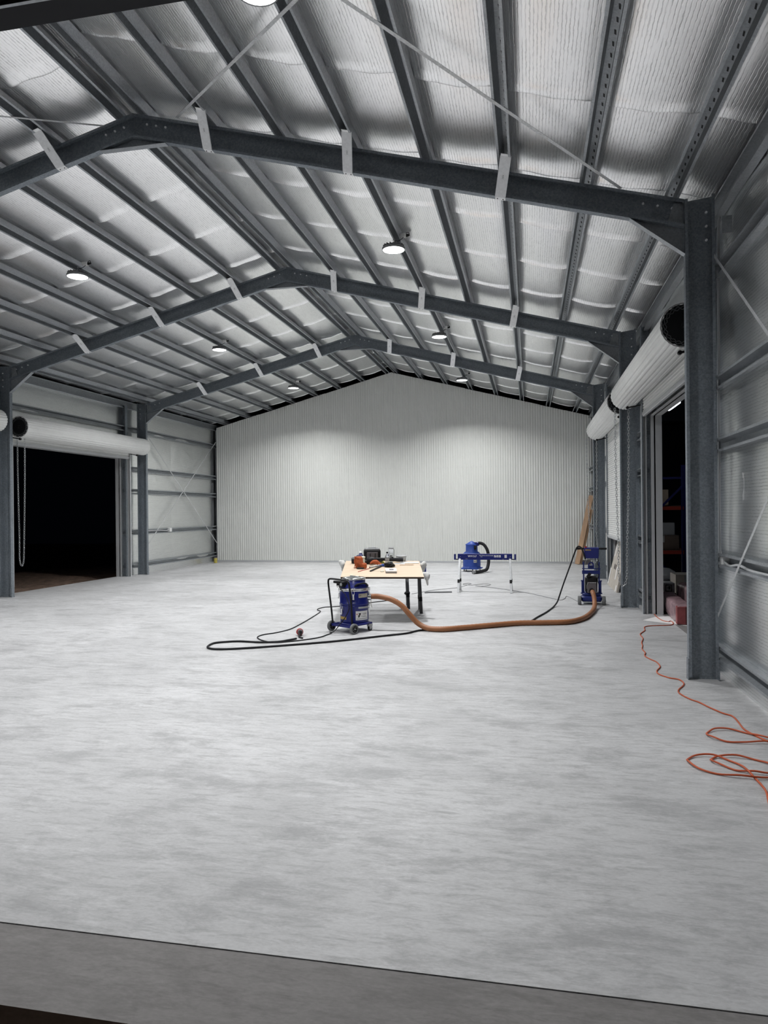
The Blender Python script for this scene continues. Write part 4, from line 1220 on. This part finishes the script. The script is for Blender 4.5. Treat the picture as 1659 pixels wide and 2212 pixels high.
# tool bag
bg = thing('tool_bag', 'black zipped tool bag with grey front pocket at the back of the table', 'bag', mat4=TB(0.44, 1.36, 0.0, 0.12))
mb = MB(); mb.rbox(-0.145, 0.125, -0.07, 0.085, 0.0, 0.205, 0.035, 5); part('body', mb, 'black', bg, 0.012)
mb = MB(); mb.rbox(-0.105, 0.075, -0.088, -0.066, 0.015, 0.165, 0.01); part('front_pocket', mb, 'mauve', bg)
mb = MB(); mb.rbox(-0.13, 0.11, -0.06, 0.075, 0.203, 0.216, 0.03); part('lid', mb, 'grey', bg)
mb = MB(); mb.tube(smoothpath([(-0.07, 0, 0.214), (-0.06, 0, 0.232), (0.04, 0, 0.232), (0.05, 0, 0.214)], 4), 0.007, 6); part('handle', mb, 'silver', bg)
mb = MB()
for x in (-0.05, 0.03): mb.box(x-0.006, x+0.006, -0.092, -0.087, 0.02, 0.15)
part('webbing', mb, 'black', bg)
# blue jug
jg = thing('blue_jug', 'small dark blue plastic jug with pale cap beside the tool bag', 'jug', mat4=TB(0.243, 1.33, 0.0, 0.1))
mb = MB(); mb.rbox(-0.042, 0.042, -0.03, 0.03, 0.0, 0.125, 0.02, 4); mb.lathe([(0.028, 0.124), (0.022, 0.14), (0.02, 0.145)], 14); part('body', mb, 'blue', jg)
mb = MB(); mb.lathe([(0.022, 0.145), (0.022, 0.17), (0.018, 0.173)], 14); part('cap', mb, 'paper', jg)
mb = MB(); mb.box(-0.03, 0.03, -0.0315, -0.03, 0.055, 0.095); part('sticker', mb, 'label', jg)
mb = MB(); mb.tube(smoothpath([(-0.04, 0, 0.11), (-0.058, 0, 0.10), (-0.058, 0, 0.06), (-0.04, 0, 0.05)], 4), 0.007, 6); part('handle', mb, 'blue', jg)
# black cup
cp = thing('black_tub', 'squat black tub at the left of the table', 'tub', mat4=TB(0.148, 1.19))
mb = MB(); mb.lathe([(0.040, 0.0), (0.045, 0.01), (0.048, 0.085), (0.043, 0.085), (0.040, 0.02)], 20); part('body', mb, 'black', cp)
mb = MB(); mb.lathe([(0.050, 0.078), (0.052, 0.084), (0.050, 0.09), (0.043, 0.09), (0.043, 0.078)], 20); part('rim', mb, 'grey', cp)
# cream container
ct = thing('cream_container', 'cream plastic container behind the orange pouch', 'container', mat4=TB(0.27, 1.02))
mb = MB(); mb.lathe([(0.048, 0.0), (0.052, 0.01), (0.055, 0.125), (0.050, 0.13)], 22); part('body', mb, 'cream', ct)
mb = MB(); mb.lathe([(0.056, 0.115), (0.058, 0.12), (0.058, 0.132), (0.052, 0.136)], 22); part('rim', mb, 'cream', ct)
mb = MB(); mb.tube(smoothpath([(-0.056, 0, 0.125), (-0.07, 0.0, 0.14), (-0.03, 0, 0.165), (0.03, 0, 0.16)], 4), 0.003, 5); part('bail', mb, 'grey', ct)
# orange leather pouch
po = thing('leather_pouch', 'orange leather tool pouch slumped at the left of the table', 'pouch', mat4=TB(0.262, 0.74, 0, -0.1))
n = 18; mb = MB(); rows = []
for j in range(9):
    z = 0.175*j/8
    ring = []
    for i in range(n):
        a = 2*PI*i/n
        rx = 0.085*(1-0.30*j/8)+0.008*math.sin(3*a+j); ry = 0.055*(1-0.2*j/8)+0.006*math.sin(2*a+1.3*j)
        lean = -0.012*j/8
        ring.append((rx*math.cos(a)+lean-0.03*(j/8), ry*math.sin(a), z*(1+0.05*math.sin(2*a))))
    rows += ring
mb.add(rows, [(j*n+i, j*n+(i+1) % n, (j+1)*n+(i+1) % n, (j+1)*n+i) for j in range(8) for i in range(n)] + [tuple(8*n+i for i in range(n))], True)
part('body', mb, 'orange', po)
mb = MB(); mb.rbox(0.02, 0.10, -0.07, 0.02, 0.0, 0.085, 0.03, 4); part('side_pocket', mb, 'orange', po, 0.01)
mb = MB(); mb.rbox(-0.05, 0.06, -0.10, -0.05, 0.0, 0.022, 0.012); part('belt', mb, 'black', po)
mb = MB(); mb.tube(smoothpath([(-0.09, -0.06, 0.004), (-0.085, -0.05, 0.04), (-0.075, -0.04, 0.10), (-0.08, -0.03, 0.16)], 4), 0.005, 5); part('strap', mb, 'orange', po)
# orange glove
mb = MB(); 
pts = smoothpath([(-0.07, 0, 0.02), (-0.03, 0.02, 0.045), (0.02, 0.0, 0.05), (0.06, 0.01, 0.03), (0.09, 0.0, 0.015)], 4)
mb.tube(pts, [0.012+0.022*math.sin(PI*i/(len(pts)-1)) for i in range(len(pts))], 10)
for k in range(3): mb.tube([(0.05, -0.02+0.02*k, 0.03), (0.085, -0.03+0.022*k, 0.025), (0.105, -0.035+0.024*k, 0.014)], 0.009, 7)
solo('work_glove', mb, 'orange', 'crumpled orange work glove in the middle of the table', 'glove', mat4=TB(0.475, 1.02))
# blower: body, nozzle tube
bl = thing('hand_blower', 'black hand blower with long tube lying across the table', 'blower', mat4=TB(0.40, 1.13, 0, 0.10))
mb = MB(); mb.m = Matrix.Translation((0, 0, 0.058)) @ Matrix.Rotation(PI/2, 4, 'Y'); mb.lathe([(0.02, -0.06), (0.05, -0.045), (0.058, -0.01), (0.055, 0.03), (0.04, 0.07)], 20); part('housing', mb, 'black', bl)
mb = MB(); mb.tube(smoothpath([(0.02, 0, 0.07), (0.10, 0, 0.075), (0.20, 0.01, 0.072), (0.26, 0.015, 0.07)], 4), 0.026, 12); part('throat', mb, 'black', bl)
mb = MB(); mb.cyl((0.25, 0.015, 0.068), (0.53, 0.03, 0.055), 0.028, 0.031, 14); part('tube', mb, 'rubber', bl)
mb = MB(); mb.tube(smoothpath([(-0.02, -0.01, 0.045), (0.05, -0.035, 0.03), (0.13, -0.02, 0.04), (0.20, 0.0, 0.05)], 4), 0.013, 8); part('grip', mb, 'black', bl)
mb = MB(); mb.rbox(-0.09, -0.03, -0.035, 0.035, 0.0, 0.06, 0.012); part('battery', mb, 'black', bl)
mb = MB(); mb.cyl((0.36, 0.02, 0.09), (0.36, 0.02, 0.105), 0.014, n=10); part('knob', mb, 'black', bl)
# lime cloth
mb = MB(); rr = []
for j in range(5):
    for i in range(14):
        a = 2*PI*i/14; r = (0.075, 0.07, 0.055, 0.035, 0.01)[j]*(1+0.15*math.sin(3*a))
        rr.append((r*math.cos(a), 0.6*r*math.sin(a), (0.0, 0.02, 0.035, 0.045, 0.055)[j]))
mb.add(rr, [(j*14+i, j*14+(i+1) % 14, (j+1)*14+(i+1) % 14, (j+1)*14+i) for j in range(4) for i in range(14)] + [tuple(4*14+i for i in range(14))], True)
mb.tube([(0.01, 0, 0.05), (0.012, 0, 0.07), (0.008, 0, 0.09)], 0.006, 6)
solo('lime_cloth', mb, 'lime', 'small yellow-green cloth bundled in front of the tool bag', 'cloth', mat4=TB(0.555, 1.215, 0.0))
# bottles
wb = thing('water_bottle', 'clear water bottle with black cap standing on the table', 'bottle', mat4=TB(0.672, 1.06))
mb = MB(); mb.lathe([(0.028, 0.0), (0.034, 0.006), (0.034, 0.05), (0.031, 0.055), (0.034, 0.06), (0.034, 0.125), (0.026, 0.15), (0.014, 0.172), (0.013, 0.185)], 20); part('body', mb, 'clear', wb)
mb = MB(); mb.lathe([(0.0345, 0.066), (0.0348, 0.070), (0.0348, 0.105), (0.0345, 0.109)], 20, True, False); part('wrapper', mb, 'silver', wb)
mb = MB(); mb.lathe([(0.016, 0.183), (0.016, 0.203), (0.013, 0.205)], 14); part('cap', mb, 'black', wb)
tbx = thing('clear_canister', 'tall clear canister with grey rim behind the water bottle', 'canister', mat4=TB(0.735, 1.34))
mb = MB(); mb.lathe([(0.034, 0.0), (0.038, 0.006), (0.040, 0.225), (0.037, 0.23)], 20); part('body', mb, 'clear', tbx)
mb = MB(); mb.lathe([(0.041, 0.215), (0.042, 0.22), (0.042, 0.232), (0.036, 0.235), (0.005, 0.236)], 20); part('lid', mb, 'grey', tbx)
mb = MB(); mb.lathe([(0.015, 0.03), (0.017, 0.08), (0.015, 0.11)], 10); mb.tube([(0.035, 0, 0.22), (0.050, 0, 0.20), (0.050, 0, 0.08), (0.036, 0, 0.06)], 0.004, 6); part('plunger', mb, 'grey', tbx)
tu = thing('clear_tub', 'wide clear plastic food tub at the back of the table', 'tub', mat4=TB(0.90, 1.385))
mb = MB(); mb.lathe([(0.066, 0.0), (0.07, 0.004), (0.088, 0.095), (0.085, 0.095), (0.067, 0.007), (0.004, 0.005)], 28); part('body', mb, 'frost', tu)
mb = MB(); mb.lathe([(0.086, 0.088), (0.093, 0.090), (0.093, 0.097), (0.086, 0.098)], 28); part('rim', mb, 'frost', tu)
mb = MB(); mb.lathe([(0.01, 0.006), (0.025, 0.008), (0.03, 0.03), (0.02, 0.04), (0.004, 0.042)], 12); part('contents', mb, 'grey', tu)
# offcut, papers, tools
mb = MB(); mb.box(-0.15, 0.15, -0.05, 0.05, 0, 0.012); solo('white_offcut', mb, 'white', 'flat white offcut at the back right of the table', 'offcut', mat4=TB(1.03, 1.23, 0.0005, 0.02), bevel=0.004)
mb = MB(); mb.add([(-0.09, -0.06, 0.001), (0.08, -0.07, 0.002), (0.09, 0.05, 0.004), (-0.08, 0.06, 0.001), (-0.09, -0.06, 0.0002), (0.08, -0.07, 0.0002), (0.09, 0.05, 0.002), (-0.08, 0.06, 0.0002)], [(0,1,2,3),(7,6,5,4),(0,4,5,1),(1,5,6,2),(2,6,7,3),(3,7,4,0)])
solo('loose_paper', mb, 'paper', 'loose white paper beside the black harness', 'paper', mat4=TB(0.87, 1.17))
mb = MB(); mb.cyl((-0.11, 0, 0.005), (0.10, 0.012, 0.005), 0.005, n=6); mb.cyl((0.10, 0.012, 0.005), (0.118, 0.013, 0.005), 0.005, 0.001, 6)
solo('pencil', mb, 'wood', 'pencil lying on the right of the table', 'pencil', mat4=TB(0.98, 1.01))
# notebook stack
nb = thing('notebook_stack', 'white manual on a grey box near the front of the table', 'book', mat4=TB(0.728, 0.42, 0, 0.03))
mb = MB(); mb.box(-0.085, 0.080, -0.13, 0.12, 0.0, 0.022); part('lower_box', mb, 'grey', nb, 0.003)
mb = MB(); mb.box(-0.083, 0.080, -0.13, 0.12, 0.0222, 0.034); cov = part('manual', mb, 'paper', nb)
mb = MB(); mb.box(-0.028, 0.038, -0.05, 0.05, 0.034, 0.0345); part('cover_picture', mb, 'mauve', cov)
# squeegee pole, spatula, straight rods
def rod(name, u0, v0, u1, v1, w, h, m, label, cat, w2=None):
    d = Vector((u1-u0, v1-v0, 0)); L = d.length; a = math.atan2(d.y, d.x)
    mb = MB(); mb.box(0, L, -w/2, w/2, 0.0, h)
    return solo(name, mb, m, label, cat, mat4=TB(u0, v0, 0.0005, a), bevel=min(w, h)*0.2)
rod('black_bar', 0.420, 0.42, 0.585, 0.87, 0.022, 0.020, 'black', 'dark square bar lying diagonally in the middle of the table', 'bar')
rod('red_lath', 0.235, 0.40, 0.40, 0.68, 0.008, 0.008, 'red', 'thin dark red rod lying diagonally across the table', 'rod')
rod('steel_tube', 0.40, 0.72, 0.62, 0.99, 0.026, 0.026, 'steel', 'grey metal tube lying beside the orange glove', 'tube')
rod('thin_wire', 0.395, 0.45, 0.60, 0.47, 0.003, 0.003, 'grey', 'thin wire lying between the dark bar and the manual', 'wire')
mb = MB(); mb.lathe([(0.030, 0.0), (0.033, 0.006), (0.030, 0.014), (0.018, 0.016), (0.016, 0.005)], 16); solo('tape_roll', mb, 'cream', 'small cream tape roll next to the white manual', 'tape', mat4=TB(0.595, 0.43))
# harness: tangled black webbing
mb = MB(); rh = random.Random(11)
for k in range(9):
    a = rh.uniform(0, 2*PI); pts = []
    for i in range(5):
        a += rh.uniform(0.7, 1.6)
        pts.append((0.075*math.cos(a)*rh.uniform(0.5, 1.1), 0.085*math.sin(a)*rh.uniform(0.5, 1.1), 0.012+rh.uniform(0, 0.05)))
    mb.tube(smoothpath(pts, 4), 0.011, 6)
mb.rbox(-0.06, 0.05, -0.05, 0.05, 0.0, 0.05, 0.02)
solo('black_harness', mb, 'black', 'tangled black harness at the centre of the table', 'harness', mat4=TB(0.71, 0.87))
mb = MB(); mb.lathe([(0.022, 0.0), (0.024, 0.004), (0.022, 0.032), (0.016, 0.036)], 14); solo('blue_jar', mb, 'blue2', 'small blue jar left of the black harness', 'jar', mat4=TB(0.605, 0.90))
# rags hanging off the table corners
def ragmesh(seed):
    mb = MB(); r_ = random.Random(seed); n = 12; rows = []
    for j in range(9):
        z = 0.055-0.20*j/8
        for i in range(n):
            a = 2*PI*i/n
            r = (0.028, 0.045, 0.050, 0.042, 0.034, 0.026, 0.022, 0.015, 0.006)[j]*(1+0.35*math.sin(2*a+seed+j*0.6)+0.15*r_.uniform(-1, 1))
            rows.append((r*math.cos(a)+0.004*j*math.sin(seed), r*math.sin(a), z))
    mb.add(rows, [(j*n+i, j*n+(i+1) % n, (j+1)*n+(i+1) % n, (j+1)*n+i) for j in range(8) for i in range(n)] + [tuple(8*n+i for i in range(n)), tuple(reversed(range(n)))], True)
    return mb
solo('hanging_rag', ragmesh(2), 'rag', 'crumpled pale rag hanging off the left edge of the table', 'rag', mat4=TB(-0.055, 1.15))
solo('hanging_rag', ragmesh(5), 'rag', 'crumpled pale rag hanging off the right rear corner of the table', 'rag', mat4=TB(BW+0.055, 1.02))
mb = ragmesh(8); solo('hanging_rag', mb, 'rag', 'crumpled pale rag hanging low at the right front corner of the table', 'rag', mat4=TB(BW+0.04, 0.30, -0.04))

# ------------------------------------------------------------------ air scrubber / pre-separator with its black hose
cy = thing('dust_separator', 'blue cone-topped dust separator on castors with black hose, behind the sawhorse', 'dust separator', (-1.525, 18.95, 0), math.radians(-12))
mb = MB(); mb.lathe([(0.228, 0.135), (0.232, 0.15), (0.232, 0.46), (0.225, 0.475), (0.158, 0.53), (0.155, 0.70)], 36); part('body', mb, 'blue2', cy)
mb = MB(); mb.lathe([(0.160, 0.695), (0.165, 0.70), (0.163, 0.712), (0.03, 0.795), (0.004, 0.80)], 36); part('cone_top', mb, 'blue2', cy)
mb = MB(); mb.lathe([(0.255, 0.070), (0.262, 0.08), (0.262, 0.105), (0.24, 0.13), (0.228, 0.14)], 8, False); mb.box(-0.235, 0.235, -0.235, 0.235, 0.066, 0.10); part('base', mb, 'blue2', cy, 0.006)
for k in range(5):
    a = 2*PI*k/5+0.5
    mb = MB(); mb.cyl((0.22*math.cos(a), 0.22*math.sin(a), 0.045), (0.22*math.cos(a), 0.22*math.sin(a), 0.072), 0.014, n=8)
    st = part('castor_stem', mb, 'steel', cy)
    wheel(st, (0.22*math.cos(a), 0.22*math.sin(a), 0.026), 0.026, 0.02, 'castor_wheel', 'grey', 'rubber')
mb = MB(); mb.rbox(0.07, 0.20, -0.06, 0.06, 0.675, 0.770, 0.02); part('outlet_box', mb, 'blue', cy)
mb = MB(); mb.rbox(0.10, 0.165, -0.145, -0.09, 0.58, 0.685, 0.01); mb.cyl((0.14, -0.145, 0.64), (0.14, -0.17, 0.64), 0.016, n=10); part('valve', mb, 'black', cy)
mb = MB(); mb.rbox(0.115, 0.19, -0.235, -0.15, 0.24, 0.36, 0.01); part('control_plate', mb, 'silver', cy)
mb = MB(); mb.cyl((0.155, -0.24, 0.325), (0.155, -0.232, 0.325), 0.012, n=10); mb.cyl((0.155, -0.24, 0.275), (0.155, -0.232, 0.275), 0.012, n=10); part('switch', mb, 'black', cy)
mb = MB()
hp = smoothpath([(0.16, 0.0, 0.735), (0.24, 0.0, 0.745), (0.34, -0.01, 0.70), (0.43, -0.03, 0.57), (0.475, -0.06, 0.38), (0.48, -0.12, 0.20), (0.47, -0.25, 0.08), (0.42, -0.45, 0.05), (0.36, -0.68, 0.045), (0.30, -0.82, 0.045)], 12)
mb.tube(hp, [0.041+0.002*(1 if i % 2 else -1) for i in range(len(hp))], 12)
part('outlet_hose', mb, 'rubber', cy)
mb = MB(); mb.cyl((0.31, -0.80, 0.045), (0.285, -0.86, 0.045), 0.044, n=14); part('hose_cuff', mb, 'grey', cy)

# ------------------------------------------------------------------ bar, can, timber, board by the walls
mb = MB(); mb.strip((-2.037, 13.803, 0.014), (-1.518, 13.945, 0.014), 0.05, 0.026, (0, 1, 0))
solo('steel_bar', mb, 'grey', 'dark steel bar lying on the floor between the table and the blue sawhorse', 'bar')
cn = thing('yellow_tin', 'small yellow tin standing on the floor in the back left corner', 'tin', (-9.94, 21.38, 0))
mb = MB(); mb.lathe([(0.052, 0.0), (0.055, 0.004), (0.055, 0.155), (0.052, 0.16)], 18); part('body', mb, 'yellow', cn)
mb = MB(); mb.lathe([(0.056, 0.155), (0.058, 0.165), (0.054, 0.185), (0.01, 0.187)], 18); part('lid', mb, 'mauve', cn)
def plank(a, b, w, t, label, m='wood'):
    mb = MB(); mb.strip(a, b, w, t, (1, -0.35, 0)); solo('timber_plank', mb, m, label, 'plank', 'planks leaning in the back right corner', 0.003)
plank((1.33, 21.45, 0.02), (1.77, 21.85, 2.02), 0.14, 0.045, 'brown timber plank leaning against the wall in the back right corner')
plank((1.42, 21.52, 0.02), (1.775, 21.80, 1.60), 0.09, 0.045, 'shorter timber plank leaning behind the taller one in the back right corner')
mb = MB(); mb.box(1.47, 1.72, 21.5, 21.75, 0.0, 0.12); solo('grey_carton', mb, 'mauve', 'low grey carton on the floor beside the leaning planks', 'carton', bevel=0.006)
bd = thing('wrapped_board', 'pale wrapped board leaning in the half closed doorway on the right', 'board', (1.71, 15.2, 0))
mb = MB(); mb.add([(-0.10, -0.9, 0.0), (-0.06, -0.9, 0.0), (-0.06, 0.75, 0.0), (-0.10, 0.75, 0.0), (0.10, -0.82, 0.93), (0.14, -0.82, 0.93), (0.14, 0.55, 0.95), (0.10, 0.55, 0.95)],
                  [(0,3,2,1),(4,5,6,7),(0,1,5,4),(1,2,6,5),(2,3,7,6),(3,0,4,7)]); part('panel', mb, 'board', bd)
mb = MB()
for (y, z0, z1) in ((0.62, 0.03, 0.36), (0.40, 0.62, 0.86), (-0.35, 0.2, 0.45), (-0.72, 0.0, 0.12)):
    x = lambda z: -0.104+0.2*z/0.94
    mb.strip((x(z0), y, z0+0.003), (x(z1), y+0.02, z1), 0.10, 0.004, (0, 1, 0))
part('tape', mb, 'paper', bd)
mb = MB()
for y in (0.12, -0.08): mb.strip((-0.027, y, 0.38), (-0.005, y, 0.48), 0.07, 0.003, (0, 1, 0))
part('print', mb, 'mauve', bd)

# ------------------------------------------------------------------ the dark store beyond the right doorway
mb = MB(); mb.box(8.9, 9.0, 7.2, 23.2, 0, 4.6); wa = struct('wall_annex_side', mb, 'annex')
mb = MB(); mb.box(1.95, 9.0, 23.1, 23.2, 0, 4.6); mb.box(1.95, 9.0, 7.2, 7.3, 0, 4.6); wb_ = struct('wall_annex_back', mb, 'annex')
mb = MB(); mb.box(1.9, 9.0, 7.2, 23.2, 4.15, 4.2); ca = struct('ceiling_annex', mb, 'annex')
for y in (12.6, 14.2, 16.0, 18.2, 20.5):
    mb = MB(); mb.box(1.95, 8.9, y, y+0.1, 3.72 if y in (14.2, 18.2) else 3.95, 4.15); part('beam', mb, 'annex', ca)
mb = MB(); mb.box(3.55, 3.75, 17.6, 17.75, 0, 4.1); part('post', mb, 'annex', ca)
lt = thing('batten_light', 'lit white batten light high in the dark store doorway', 'light', (2.50, 13.38, 3.44))
mb = MB(); mb.rbox(-0.045, 0.045, -0.55, 0.72, 0.0, 0.05, 0.02); part('body', mb, 'grey', lt)
mb = MB(); mb.rbox(-0.038, 0.038, -0.45, 0.50, -0.035, -0.001, 0.03, 4); part('diffuser', mb, 'tube', lt)
mb = MB(); mb.box(-0.02, 0.02, -0.42, -0.38, 0.05, 0.72); mb.box(-0.02, 0.02, 0.45, 0.49, 0.05, 0.72); part('hanger', mb, 'black', lt)
# pallet rack
rk = thing('pallet_rack', 'navy pallet rack with red beams in the dark store', 'rack', (3.0, 15.0, 0))
for (x, y) in ((-0.13, -0.35), (-1.0, -0.35), (-0.13, 2.35), (-1.0, 2.35)):
    mb = MB(); sec = c_section(0.09, 0.07, 0.02); mb.prism(sec, lambda p, e: Vector((x+p[1], y+p[0], (0, 2.45)[e]))); part('upright', mb, 'rack_blue', rk)
for y in (-0.35, 2.35):
    for (z0, z1, a, b) in ((0.15, 0.95, -0.10, -0.97), (1.15, 2.05, -0.97, -0.10), (2.2, 2.2, -0.97, -0.1)):
        mb = MB(); mb.strip((a, y+0.03, z0), (b, y+0.03, z1), 0.04, 0.03, (0, 0, 1) if z0 == z1 else (1, 0, 1)); part('lacing', mb, 'rack_blue', rk)
for z in (0.72, 1.58):
    for x in (-0.10, -0.98):
        mb = MB(); mb.box(x, x+0.05, -0.28, 2.35, z, z+0.09); part('shelf_beam', mb, 'rack_red', rk)
    mb = MB(); mb.box(-1.0, -0.08, -0.30, -0.25, z+0.0, z+0.07); mb.box(-1.0, -0.08, 2.28, 2.33, z, z+0.07); part('shelf_beam', mb, 'rack_red', rk)
    mb = MB(); mb.box(-0.96, -0.08, -0.25, 2.3, z+0.072, z+0.085); part('shelf_deck', mb, 'dcard', rk)
def carton(x0, x1, y0, y1, z0, z1, m, label, lid=True):
    t = thing('carton', label, 'box', ((x0+x1)/2, (y0+y1)/2, z0), 0, 'boxes in the dark store')
    dx, dy, dz = (x1-x0)/2, (y1-y0)/2, z1-z0
    mb = MB(); mb.box(-dx, dx, -dy, dy, 0, dz); part('body', mb, m, t, 0.004)
    if lid:
        mb = MB(); mb.box(-dx, dx, -0.03, 0.03, dz, dz+0.002); mb.box(-0.03, 0.03, -dy-0.002, -dy, dz*0.5, dz); part('packing_tape', mb, 'silver', t)
    return t
carton(2.25, 2.85, 14.8, 15.4, 0.81, 1.08, 'dcard', 'dark brown carton on the lower rack shelf')
carton(2.1, 2.82, 15.5, 16.2, 0.81, 1.30, 'dcard', 'taller brown carton at the back of the lower rack shelf')
carton(2.42, 2.78, 14.85, 15.2, 1.085, 1.33, 'silver', 'pale blue-grey box on top of the dark brown carton', False)
carton(2.15, 2.66, 14.8, 15.3, 1.67, 1.98, 'card', 'pale carton on the upper rack shelf')
carton(2.12, 2.6, 15.5, 16.1, 1.67, 2.16, 'board', 'white carton standing on the upper rack shelf')
# loose store goods near the doorway
bxo = thing('marked_box', 'white box printed with a dark square symbol just inside the store', 'box', (2.19, 12.45, 0.235))
mb = MB(); mb.box(-0.13, 0.10, -0.18, 0.2, 0, 0.16); part('body', mb, 'label', bxo, 0.004)
mb = MB(); z = 0.08
for (a, b, c, d) in ((-0.045, 0.055, 0.022, 0.034), (-0.045, 0.055, 0.122, 0.134), (-0.045, -0.033, 0.022, 0.134), (0.043, 0.055, 0.022, 0.134), (-0.02, 0.02, 0.075, 0.085), (0.005, 0.03, 0.06, 0.11)):
    mb.box(a, b, -0.1825, -0.1805, c, d)
part('symbol', mb, 'ink', bxo)
carton(2.04, 2.31, 12.25, 12.7, 0.0, 0.232, 'dcard', 'low brown carton under the marked white box', False)
carton(2.46, 2.8, 13.1, 13.6, 0.0, 0.46, 'board', 'pale upright box behind the pink wrapped packs')
def wrapped(label, p0, p1, w, h, z0, redend):
    a = math.atan2(p1[1]-p0[1], p1[0]-p0[0]); L = math.hypot(p1[0]-p0[0], p1[1]-p0[1])
    t = thing('wrapped_pack', label, 'pack', (p0[0], p0[1], z0), a, 'pink plastic wrapped packs in the store')
    mb = MB(); n = 16; ns = 14; rows = []; r_ = random.Random(int(L*100))
    for j in range(ns+1):
        for i in range(n):
            q = 2*PI*i/n; c, s_ = math.cos(q), math.sin(q)
            e = 0.35
            x = math.copysign(abs(c)**e, c)*w/2; y = math.copysign(abs(s_)**e, s_)*h/2
            k = 1+r_.uniform(-0.05, 0.05)
            rows.append((L*j/ns, x*k, h/2+max(-h/2, y*k)))
    mb.add(rows, [(j*n+i, j*n+(i+1) % n, (j+1)*n+(i+1) % n, (j+1)*n+i) for j in range(ns) for i in range(n)] + [tuple(reversed(range(n))), tuple(ns*n+i for i in range(n))], True)
    part('plastic_wrap', mb, 'wrap', t)
    if redend:
        mb = MB(); mb.box(-0.012, 0.10, -w/2+0.0, w/2+0.004, 0.004, h*0.96); part('panel_end', mb, 'wrap_red', t, 0.01)
        mb = MB(); mb.box(-0.013, -0.0115, -0.004, 0.004, 0.0, h*0.95); part('joint', mb, 'ink', t)
    return t
wrapped('long pink wrapped pack with a red end lying on the store floor', (2.085, 10.42), (2.15, 12.15), 0.23, 0.26, 0.004, True)
wrapped('second pink wrapped pack stacked behind and above the first', (2.43, 10.9), (2.43, 12.15), 0.26, 0.42, 0.004, False)
mb = MB(); mb.lathe([(0.28, 0.0), (0.30, 0.06), (0.27, 0.14), (0.17, 0.20), (0.02, 0.215)], 14, True); 
bgx = solo('plastic_bundle', mb, 'frost', 'bundle of shiny clear plastic sheeting under the lower rack shelf', 'bundle', mat4=Matrix.Translation((2.40, 14.27, 0.28)))
mb = MB(); mb.box(2.05, 2.78, 13.95, 14.6, 0.0, 0.277); solo('dark_pallet_box', mb, 'black', 'dark crate carrying the plastic bundle in the store', 'crate', bevel=0.006)
mb = MB(); z = 0.003
mb.add([(1.575, 10.79, z), (2.0, 10.44, z), (2.12, 10.30, z), (2.14, 11.0, z), (2.05, 11.27, z), (1.80, 11.14, z), (1.575, 10.79, .0005), (2.0, 10.44, .0005), (2.12, 10.30, .0005), (2.14, 11.0, .0005), (2.05, 11.27, .0005), (1.80, 11.14, .0005)],
       [(0,1,2,3,4,5),(11,10,9,8,7,6)] + [(i, 6+i, 6+(i+1) % 6, (i+1) % 6) for i in range(6)])
solo('paper_sheet', mb, 'paper', 'large white paper sheet lying in the store doorway', 'paper')
bpy.context.view_layer.update()
